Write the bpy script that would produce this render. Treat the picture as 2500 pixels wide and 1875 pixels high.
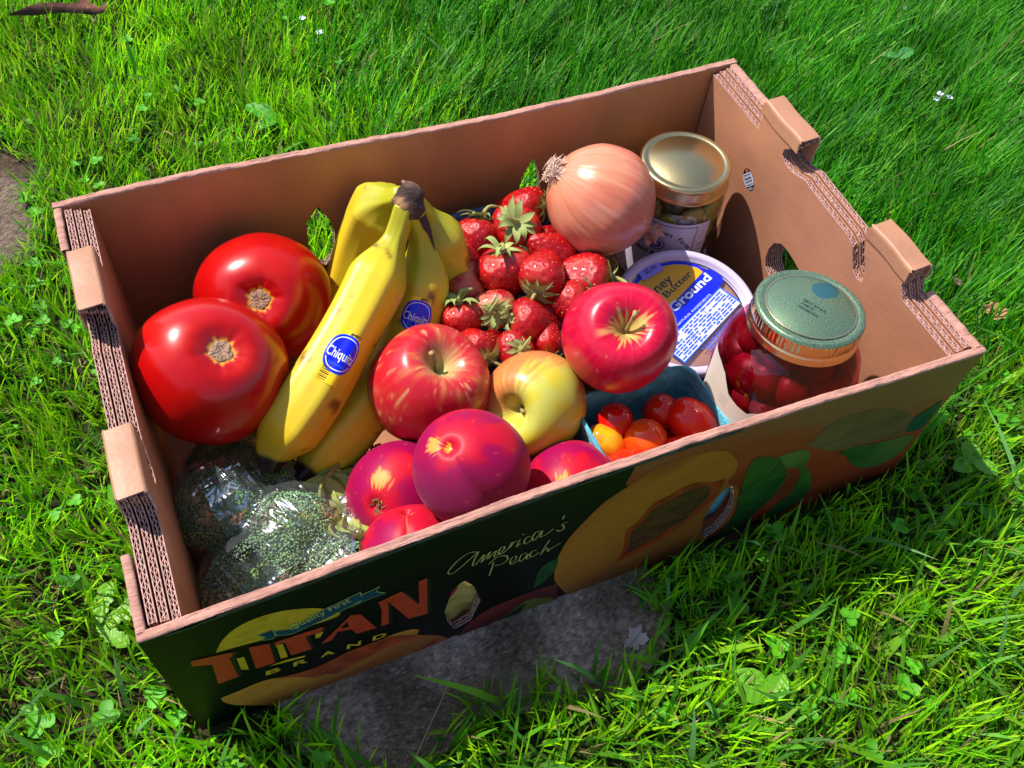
import bpy, math, json
import numpy as np
from mathutils import Vector, Matrix
from mathutils.geometry import tessellate_polygon

# ------------------------------------------------------------------ camera, sky, sun, exposure
scn = bpy.context.scene
COL = scn.collection
for o in list(bpy.data.objects):
    bpy.data.objects.remove(o)
RT = (0.9205918, -0.3845401, 0.0681147)
DN = (-0.2773760, -0.7666180, -0.5791022)
FW = (0.2749060, 0.5142234, -0.8124044)
cd = bpy.data.cameras.new('camera'); cam = bpy.data.objects.new('camera', cd); COL.objects.link(cam)
cam.matrix_world = Matrix(((RT[0], -DN[0], -FW[0], 0.0754307), (RT[1], -DN[1], -FW[1], -0.1962314),
                           (RT[2], -DN[2], -FW[2], 0.5795551), (0, 0, 0, 1)))
cd.sensor_width = 36; cd.lens = 32.565; cd.clip_start = 0.01; cd.clip_end = 200
scn.camera = cam
TRAVEL = Vector((0.47, -0.55, -1.02)).normalized()      # direction in which the sunlight travels
world = bpy.data.worlds.new('World'); scn.world = world; world.use_nodes = True
wn = world.node_tree.nodes; bg = wn['Background']
sky = wn.new('ShaderNodeTexSky'); sky.sky_type = 'NISHITA'; sky.sun_disc = False
sky.sun_elevation = math.asin(-TRAVEL.z)
sky.sun_rotation = math.atan2(-TRAVEL.x, -TRAVEL.y)
world.node_tree.links.new(sky.outputs[0], bg.inputs[0]); bg.inputs[1].default_value = 0.118
sd = bpy.data.lights.new('sun', 'SUN'); sd.energy = 4.5; sd.angle = math.radians(0.6); sd.color = (1.0, .95, .86)
sun = bpy.data.objects.new('sun', sd); COL.objects.link(sun)
sun.rotation_euler = TRAVEL.to_track_quat('-Z', 'Y').to_euler()
vs = scn.view_settings; vs.view_transform = 'Standard'; vs.look = 'None'; vs.exposure = 0.66; vs.gamma = 1.0
vs.use_curve_mapping = False

# ------------------------------------------------------------------ helpers
RNG = np.random.default_rng(7)

def vnoise(P, scale=1.0, seed=0):
    """trilinear value noise in 0..1, vectorised"""
    P = np.asarray(P, float) * scale + 1000.0
    i = np.floor(P).astype(np.int64); f = P - i; f = f * f * (3 - 2 * f)
    def h(a, b, c):
        n = (a * 73856093) ^ (b * 19349663) ^ (c * 83492791) ^ (seed * 2654435761)
        n = (n ^ (n >> 13)) & 0xffffffff
        n = (n * 1274126177) & 0xffffffff
        return ((n ^ (n >> 16)) & 0xffff) / 65535.0
    r = 0
    for dx in (0, 1):
        for dy in (0, 1):
            for dz in (0, 1):
                w = (f[:, 0] if dx else 1 - f[:, 0]) * (f[:, 1] if dy else 1 - f[:, 1]) * (f[:, 2] if dz else 1 - f[:, 2])
                r = r + w * h(i[:, 0] + dx, i[:, 1] + dy, i[:, 2] + dz)
    return r

def fbm(P, scale=1.0, seed=0, oct=3):
    s = 0; a = .5; t = 0
    for k in range(oct):
        s = s + a * vnoise(P, scale * 2 ** k, seed + k * 17); t += a; a *= .5
    return s / t

def sm(a, b, x):
    t = np.clip((x - a) / (b - a), 0, 1); return t * t * (3 - 2 * t)

def mix(a, b, t):
    a = np.asarray(a, float); b = np.asarray(b, float); t = np.asarray(t)[..., None]
    return a * (1 - t) + b * t

MATS = {}
def mat(name, color=(.5, .5, .5), rough=.5, attr=False, spec=.5, metal=0, bump=None, noise=None, sheen=0, sheen_col=(1, 1, 1),
        coat=0, sss=0, sss_col=None, trans=0, translucent=0, coords='Object', tint=None, bump2=None):
    """one procedural material: base colour (or the mesh's colour attribute) broken up by noise, plus bump"""
    if name in MATS: return MATS[name]
    m = bpy.data.materials.new(name); m.use_nodes = True; MATS[name] = m
    N = m.node_tree.nodes; L = m.node_tree.links; b = N['Principled BSDF']
    tc = N.new('ShaderNodeTexCoord')
    out = None
    if attr:
        a = N.new('ShaderNodeAttribute'); a.attribute_name = 'Col'; out = a.outputs['Color']
    if noise:                     # (scale, amount, [stretch])
        mp = N.new('ShaderNodeMapping'); L.new(tc.outputs[coords], mp.inputs[0])
        if len(noise) > 2: mp.inputs['Scale'].default_value = noise[2]
        n = N.new('ShaderNodeTexNoise'); n.inputs['Scale'].default_value = noise[0]; n.inputs['Detail'].default_value = 6
        L.new(mp.outputs[0], n.inputs['Vector'])
        mr = N.new('ShaderNodeMapRange'); mr.inputs[1].default_value = .3; mr.inputs[2].default_value = .7
        mr.inputs[3].default_value = 1 - noise[1]; mr.inputs[4].default_value = 1 + noise[1]
        L.new(n.outputs[0], mr.inputs[0])
        mx = N.new('ShaderNodeMix'); mx.data_type = 'RGBA'; mx.blend_type = 'MULTIPLY'; mx.inputs[0].default_value = 1
        if out: L.new(out, mx.inputs[6])
        else: mx.inputs[6].default_value = (*color, 1)
        L.new(mr.outputs[0], mx.inputs[7]); out = mx.outputs[2]
    if out: L.new(out, b.inputs['Base Color'])
    else: b.inputs['Base Color'].default_value = (*color, 1)
    b.inputs['Roughness'].default_value = rough; b.inputs['Metallic'].default_value = metal
    b.inputs['Specular IOR Level'].default_value = spec
    b.inputs['Sheen Weight'].default_value = sheen; b.inputs['Sheen Tint'].default_value = (*sheen_col, 1); b.inputs['Sheen Roughness'].default_value = .4
    b.inputs['Coat Weight'].default_value = coat; b.inputs['Coat Roughness'].default_value = .08
    b.inputs['Transmission Weight'].default_value = trans
    if sss:
        b.inputs['Subsurface Weight'].default_value = sss; b.inputs['Subsurface Radius'].default_value = sss_col or (.01, .003, .002)
        b.inputs['Subsurface Scale'].default_value = 1.0
    prev = None
    for bp in (bump, bump2):
        if not bp: continue       # (scale, strength, [stretch])
        mp = N.new('ShaderNodeMapping'); L.new(tc.outputs[coords], mp.inputs[0])
        if len(bp) > 2: mp.inputs['Scale'].default_value = bp[2]
        n = N.new('ShaderNodeTexNoise'); n.inputs['Scale'].default_value = bp[0]; n.inputs['Detail'].default_value = 5
        L.new(mp.outputs[0], n.inputs['Vector'])
        bn = N.new('ShaderNodeBump'); bn.inputs['Strength'].default_value = bp[1]; bn.inputs['Distance'].default_value = .002
        L.new(n.outputs[0], bn.inputs['Height'])
        if prev: L.new(prev, bn.inputs['Normal'])
        prev = bn.outputs[0]
    if prev: L.new(prev, b.inputs['Normal'])
    if translucent:
        t = N.new('ShaderNodeBsdfTranslucent')
        if out: L.new(out, t.inputs[0])
        else: t.inputs[0].default_value = (*color, 1)
        ms = N.new('ShaderNodeMixShader'); ms.inputs[0].default_value = translucent
        L.new(b.outputs[0], ms.inputs[1]); L.new(t.outputs[0], ms.inputs[2])
        L.new(ms.outputs[0], N['Material Output'].inputs[0])
    return m

def clear_mat(name, tint=(1, 1, 1), rough=.03, base=.06, grazing=.9, bump=None, gloss=(1, 1, 1), streak=None, haze=0):
    """thin glass or film: see-through, with a reflection that grows towards grazing"""
    m = bpy.data.materials.new(name); m.use_nodes = True; MATS[name] = m
    N = m.node_tree.nodes; L = m.node_tree.links; N.remove(N['Principled BSDF'])
    t = N.new('ShaderNodeBsdfTransparent'); t.inputs[0].default_value = (*tint, 1)
    g = N.new('ShaderNodeBsdfGlossy'); g.inputs['Roughness'].default_value = rough; g.inputs[0].default_value = (*gloss, 1)
    lw = N.new('ShaderNodeLayerWeight'); lw.inputs[0].default_value = .35
    mr = N.new('ShaderNodeMapRange'); mr.inputs[3].default_value = base; mr.inputs[4].default_value = grazing
    L.new(lw.outputs['Fresnel'], mr.inputs[0])
    if bump:
        tc = N.new('ShaderNodeTexCoord'); n = N.new('ShaderNodeTexNoise'); n.inputs['Scale'].default_value = bump[0]; n.inputs['Detail'].default_value = 3
        mp = N.new('ShaderNodeMapping'); mp.inputs['Scale'].default_value = bump[2] if len(bump) > 2 else (1, 1, 1)
        L.new(tc.outputs['Object'], mp.inputs[0]); L.new(mp.outputs[0], n.inputs['Vector'])
        bn = N.new('ShaderNodeBump'); bn.inputs['Strength'].default_value = bump[1]; bn.inputs['Distance'].default_value = .004
        L.new(n.outputs[0], bn.inputs['Height']); L.new(bn.outputs[0], g.inputs['Normal'])
    fac = mr.outputs[0]
    if streak:        # wrinkled, doubled film mirrors more: (amount, [(scale, stretch, rotation, low, high), ...])
        tc = N.new('ShaderNodeTexCoord'); 
        for sc, stz, rot, lo, hi in streak[1]:
            mp0 = N.new('ShaderNodeMapping'); mp0.inputs['Rotation'].default_value = (0, 0, rot); L.new(tc.outputs['Object'], mp0.inputs[0])
            mp = N.new('ShaderNodeMapping'); mp.inputs['Scale'].default_value = stz; L.new(mp0.outputs[0], mp.inputs[0])
            n = N.new('ShaderNodeTexNoise'); n.inputs['Scale'].default_value = sc; n.inputs['Detail'].default_value = 2; L.new(mp.outputs[0], n.inputs['Vector'])
            n3 = N.new('ShaderNodeTexNoise'); n3.inputs['Scale'].default_value = 28; n3.inputs['Detail'].default_value = 1; L.new(tc.outputs['Object'], n3.inputs['Vector'])
            r3 = N.new('ShaderNodeMapRange'); r3.inputs[1].default_value = .45; r3.inputs[2].default_value = .62; L.new(n3.outputs[0], r3.inputs[0])
            r2 = N.new('ShaderNodeMapRange'); r2.inputs[1].default_value = lo; r2.inputs[2].default_value = hi; r2.inputs[3].default_value = 0; r2.inputs[4].default_value = streak[0]; L.new(n.outputs[0], r2.inputs[0])
            m2 = N.new('ShaderNodeMath'); m2.operation = 'MULTIPLY'; L.new(r2.outputs[0], m2.inputs[0]); L.new(r3.outputs[0], m2.inputs[1])
            ad = N.new('ShaderNodeMath'); ad.operation = 'ADD'; ad.use_clamp = True; L.new(fac, ad.inputs[0]); L.new(m2.outputs[0], ad.inputs[1]); fac = ad.outputs[0]
    if haze:          # crinkled film scatters a little light
        df = N.new('ShaderNodeBsdfDiffuse'); df.inputs[0].default_value = (.62, .68, .72, 1); mh = N.new('ShaderNodeMixShader'); mh.inputs[0].default_value = haze
        L.new(t.outputs[0], mh.inputs[1]); L.new(df.outputs[0], mh.inputs[2]); t = mh
    ms = N.new('ShaderNodeMixShader'); L.new(fac, ms.inputs[0])
    L.new(t.outputs[0], ms.inputs[1]); L.new(g.outputs[0], ms.inputs[2]); L.new(ms.outputs[0], N['Material Output'].inputs[0])
    return m

def make(name, verts, faces, mats, parent=None, smooth=True, colors=None, fmat=None, kind=None, sharp=False):
    """one mesh object from verts (n,3) and faces (list or (m,k) array)"""
    me = bpy.data.meshes.new(name)
    verts = np.asarray(verts, np.float32)
    if isinstance(faces, np.ndarray):
        m_, k = faces.shape
        me.vertices.add(len(verts)); me.vertices.foreach_set('co', verts.ravel())
        me.loops.add(m_ * k); me.loops.foreach_set('vertex_index', faces.ravel().astype(np.int32))
        me.polygons.add(m_); me.polygons.foreach_set('loop_start', (np.arange(m_) * k).astype(np.int32))
        me.update(calc_edges=True)
    else:
        me.from_pydata([tuple(v) for v in verts.tolist()], [], [tuple(int(i) for i in f) for f in faces]); me.update()
    for m in (mats if isinstance(mats, (list, tuple)) else [mats]): me.materials.append(m)
    if fmat is not None: me.polygons.foreach_set('material_index', np.asarray(fmat, np.int32))
    me.polygons.foreach_set('use_smooth', np.full(len(me.polygons), bool(smooth)))
    if colors is not None:
        c = np.ones((len(verts), 4), np.float32); c[:, :3] = np.clip(colors, 0, 1)
        at = me.color_attributes.new('Col', 'FLOAT_COLOR', 'POINT'); at.data.foreach_set('color', c.ravel())
    o = bpy.data.objects.new(name, me); COL.objects.link(o)
    if parent: o.parent = parent
    if kind: o['kind'] = kind
    return o

class MB:
    """collects pieces into one mesh, each with its own material slot"""
    def __init__(s): s.v = []; s.f = []; s.m = []; s.c = []
    def add(s, v, f, m=0, c=None):
        k = len(s.v); v = np.asarray(v, float)
        s.v.extend(v.tolist()); s.f.extend([tuple(int(i) + k for i in q) for q in f]); s.m.extend([m] * len(f))
        s.c.extend((np.tile((1, 1, 1), (len(v), 1)) if c is None else (np.tile(c, (len(v), 1)) if np.ndim(c) == 1 else c)).tolist())
        return s
    def box(s, a, b, m=0, c=None):
        x0, y0, z0 = a; x1, y1, z1 = b
        v = [(x0, y0, z0), (x1, y0, z0), (x1, y1, z0), (x0, y1, z0), (x0, y0, z1), (x1, y0, z1), (x1, y1, z1), (x0, y1, z1)]
        return s.add(v, [(0, 3, 2, 1), (4, 5, 6, 7), (0, 1, 5, 4), (1, 2, 6, 5), (2, 3, 7, 6), (3, 0, 4, 7)], m, c)
    def build(s, name, mats, parent=None, smooth=False, kind=None, col=False, xf=None):
        v = np.array(s.v)
        if xf is not None: v = xf(v)
        return make(name, v, s.f, mats, parent, smooth, np.array(s.c) if col else None, s.m, kind)

def tag(o, label=None, cat=None, group=None, kind=None):
    if label: o['label'] = label
    if cat: o['category'] = cat
    if group: o['group'] = group
    if kind: o['kind'] = kind
    return o

def thing(name, label, cat, loc=(0, 0, 0), group=None):
    o = bpy.data.objects.new(name, None); COL.objects.link(o); o.location = loc; o.empty_display_size = .01
    return tag(o, label, cat, group)

def place(o, c, axis, spin=0.0):
    """put an object at c with its local z along axis"""
    q = Vector(axis).normalized().to_track_quat('Z', 'Y')
    o.rotation_mode = 'QUATERNION'
    from mathutils import Quaternion
    o.rotation_quaternion = q @ Quaternion((0, 0, 1), spin); o.location = c

def copy_tree(o, parent=None):
    c = o.copy(); COL.objects.link(c)
    if parent: c.parent = parent
    for ch in list(o.children): copy_tree(ch, c)
    return c

def catmull(P, n):
    P = np.asarray(P, float); Q = np.vstack([2 * P[0] - P[1], P, 2 * P[-1] - P[-2]])
    out = []
    segs = len(P) - 1
    for t in np.linspace(0, segs, n):
        i = min(int(t), segs - 1); u = t - i
        a, b, c, d = Q[i], Q[i + 1], Q[i + 2], Q[i + 3]
        out.append(.5 * ((2 * b) + (-a + c) * u + (2 * a - 5 * b + 4 * c - d) * u * u + (-a + 3 * b - 3 * c + d) * u ** 3))
    return np.array(out)

def frames(P):
    T = np.gradient(P, axis=0); T /= np.linalg.norm(T, axis=1)[:, None]
    ref = np.array([0, 0, 1.]) if abs(T[0][2]) < .9 else np.array([1., 0, 0])
    n = ref - T[0] * (ref @ T[0]); n /= np.linalg.norm(n); Ns = [n]
    for t in T[1:]:
        n = n - t * (n @ t); n /= np.linalg.norm(n); Ns.append(n)
    Ns = np.array(Ns); return T, Ns, np.cross(T, Ns)

def tube(P, r, k=8, cap=True, shape=None):
    """tube through points P with radius r (scalar or per point)"""
    P = np.asarray(P, float); n = len(P); r = np.broadcast_to(r, (n,))
    T, A, B = frames(P); th = np.arange(k) * 2 * math.pi / k
    sh = np.ones(k) if shape is None else shape(th)
    v = P[:, None] + (A[:, None] * np.cos(th)[None, :, None] + B[:, None] * np.sin(th)[None, :, None]) * (r[:, None] * sh[None])[:, :, None]
    v = v.reshape(-1, 3)
    f = [(i * k + j, i * k + (j + 1) % k, (i + 1) * k + (j + 1) % k, (i + 1) * k + j) for i in range(n - 1) for j in range(k)]
    if cap: f += [tuple(range(k))[::-1], tuple((n - 1) * k + j for j in range(k))]
    return v, f

def lathe(prof, k=64, c=(0, 0, 0), close=False):
    prof = np.asarray(prof, float); n = len(prof); th = np.arange(k) * 2 * math.pi / k
    v = np.stack([prof[:, 0][:, None] * np.cos(th), prof[:, 0][:, None] * np.sin(th), np.repeat(prof[:, 1][:, None], k, 1)], -1).reshape(-1, 3) + np.array(c)
    m = n if close else n - 1
    f = [(i * k + j, i * k + (j + 1) % k, ((i + 1) % n) * k + (j + 1) % k, ((i + 1) % n) * k + j) for i in range(m) for j in range(k)]
    return v, f

def body(prof, nt, k, warp=None):
    """closed fruit body of revolution: prof = [(r,z)...] top to bottom, smoothed; returns verts, faces, (t, theta)"""
    p = catmull(prof, nt); th = np.arange(k) * 2 * math.pi / k
    R = p[1:-1, 0][:, None] * np.ones(k); Z = p[1:-1, 1][:, None] * np.ones(k); TH = np.ones(nt - 2)[:, None] * th
    tt = np.linspace(0, 1, nt)[1:-1][:, None] * np.ones(k)
    if warp: R, Z = warp(R, Z, TH, tt)
    v = np.stack([R * np.cos(TH), R * np.sin(TH), Z], -1).reshape(-1, 3)
    z0 = Z[0].mean(); z1 = Z[-1].mean()
    v = np.vstack([v, [[0, 0, z0], [0, 0, z1]]]); a = (nt - 2) * k
    f = [(i * k + j, (i + 1) * k + j, (i + 1) * k + (j + 1) % k, i * k + (j + 1) % k) for i in range(nt - 3) for j in range(k)]
    f += [(a, j, (j + 1) % k) for j in range(k)] + [(a + 1, (nt - 3) * k + (j + 1) % k, (nt - 3) * k + j) for j in range(k)]
    t = np.append(tt.ravel(), [0, 1]); T = np.append(TH.ravel(), [0, 0])
    return v, f, t, T

def poly(pts, holes=(), sub=0):
    """flat polygon with holes -> verts2d, triangles; sub = longest edge wanted"""
    loops = [[Vector((p[0], p[1], 0)) for p in L] for L in (pts, *holes)]
    tris = tessellate_polygon(loops); v = [(p.x, p.y) for L in loops for p in L]
    if sub:
        tris = [tuple(t) for t in tris]; v = list(v)
        for _ in range(7):
            cache = {}; nt = []; changed = False
            def mid(a, b):
                k_ = (min(a, b), max(a, b))
                if k_ not in cache:
                    cache[k_] = len(v); v.append(((v[a][0] + v[b][0]) / 2, (v[a][1] + v[b][1]) / 2))
                return cache[k_]
            long_ = lambda a, b: (v[a][0] - v[b][0]) ** 2 + (v[a][1] - v[b][1]) ** 2 > sub * sub
            for (a, b, c) in tris:
                s_ = [long_(a, b), long_(b, c), long_(c, a)]
                if not any(s_): nt.append((a, b, c)); continue
                changed = True
                if all(s_):
                    ab, bc, ca = mid(a, b), mid(b, c), mid(c, a); nt += [(a, ab, ca), (ab, b, bc), (ca, bc, c), (ab, bc, ca)]; continue
                for _r in range(3):
                    if s_[0] and not s_[2]: break
                    if sum(s_) == 2 and s_[0] and s_[1]: break
                    a, b, c = b, c, a; s_ = s_[1:] + s_[:1]
                if s_[0] and s_[1]:
                    ab, bc = mid(a, b), mid(b, c); nt += [(ab, b, bc), (a, ab, bc), (a, bc, c)]
                else:
                    ab = mid(a, b); nt += [(a, ab, c), (ab, b, c)]
            tris = nt
            if not changed: break
    # make all triangles counter-clockwise
    out = []
    for a, b, c in tris:
        A_, B_, C_ = v[a], v[b], v[c]
        s_ = (B_[0] - A_[0]) * (C_[1] - A_[1]) - (B_[1] - A_[1]) * (C_[0] - A_[0])
        if abs(s_) < 1e-14: continue
        out.append((a, b, c) if s_ > 0 else (a, c, b))
    return np.array(v, float), out

def text2d(s, height=1.0, bold=0.0, align='LEFT', shear=0.0, space=1.0):
    cu = bpy.data.curves.new('lettering', 'FONT'); cu.body = s; cu.resolution_u = 3; cu.offset = bold; cu.shear = shear; cu.align_x = align; cu.space_character = space
    o = bpy.data.objects.new('lettering', cu); me = o.to_mesh()
    v = np.array([(p.co.x, p.co.y) for p in me.vertices]).reshape(-1, 2) * height / .7
    f = [tuple(p.vertices) for p in me.polygons]
    o.to_mesh_clear(); bpy.data.objects.remove(o); bpy.data.curves.remove(cu)
    out = []
    for q in f:
        A_, B_, C_ = v[q[0]], v[q[1]], v[q[2]]
        out.append(q if (B_[0] - A_[0]) * (C_[1] - A_[1]) - (B_[1] - A_[1]) * (C_[0] - A_[0]) > 0 else q[::-1])
    return v, out

def fit_text(s, p0, p1, height, **kw):
    """text whose baseline runs from p0 to p1"""
    v, f = text2d(s, height, **kw); w = v[:, 0].max() - v[:, 0].min(); p0 = np.array(p0, float); d = np.array(p1, float) - p0; L = np.linalg.norm(d)
    d /= L; n = np.array([-d[1], d[0]]); x = (v[:, 0] - v[:, 0].min()) * (L / w)
    return p0 + x[:, None] * d + v[:, 1][:, None] * n, f

def stroke(pts, w, n=24):
    P = catmull(pts, n) if len(pts) > 2 else np.array(pts, float)
    T = np.gradient(P, axis=0); T /= np.linalg.norm(T, axis=1)[:, None] + 1e-12; Nn = np.stack([-T[:, 1], T[:, 0]], 1)
    ww = w * (.45 + .55 * np.abs(T[:, 1]))[:, None]
    v = np.vstack([P + Nn * ww / 2, P - Nn * ww / 2]); m = len(P)
    return v, [(i + m, i + 1 + m, i + 1, i) for i in range(m - 1)]

def oval(rx, ry, n=36, pw=2.0, c=(0, 0)):
    t = np.linspace(0, 2 * math.pi, n, endpoint=False); cx, sx = np.cos(t), np.sin(t)
    return [(c[0] + rx * math.copysign(abs(a) ** (2 / pw), a), c[1] + ry * math.copysign(abs(b) ** (2 / pw), b)) for a, b in zip(cx, sx)]

KRAFT = mat('kraft_liner', (.35, .140, .062), .62, noise=(38, .14), bump=(420, .10), spec=.4)
KRAFT2 = mat('kraft_inner_liner', (.43, .178, .072), .55, noise=(26, .16, (1, 1, .45)), bump=(300, .08, (.3, .3, 2)), spec=.45)
EDGE = mat('cut_cardboard_edge', (.47, .27, .235), .9, noise=(500, .3), bump=(700, .5), spec=.1)
CORE = mat('shaded_flute_core', (.05, .022, .022), .95, noise=(300, .3), spec=.05)  # shade inside the hollow flute cells, painted as a dark fill
PRINTBLACK = mat('black_printed_liner', (.0022, .0032, .0022), .42, noise=(60, .3), bump=(500, .05), spec=.16)

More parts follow.
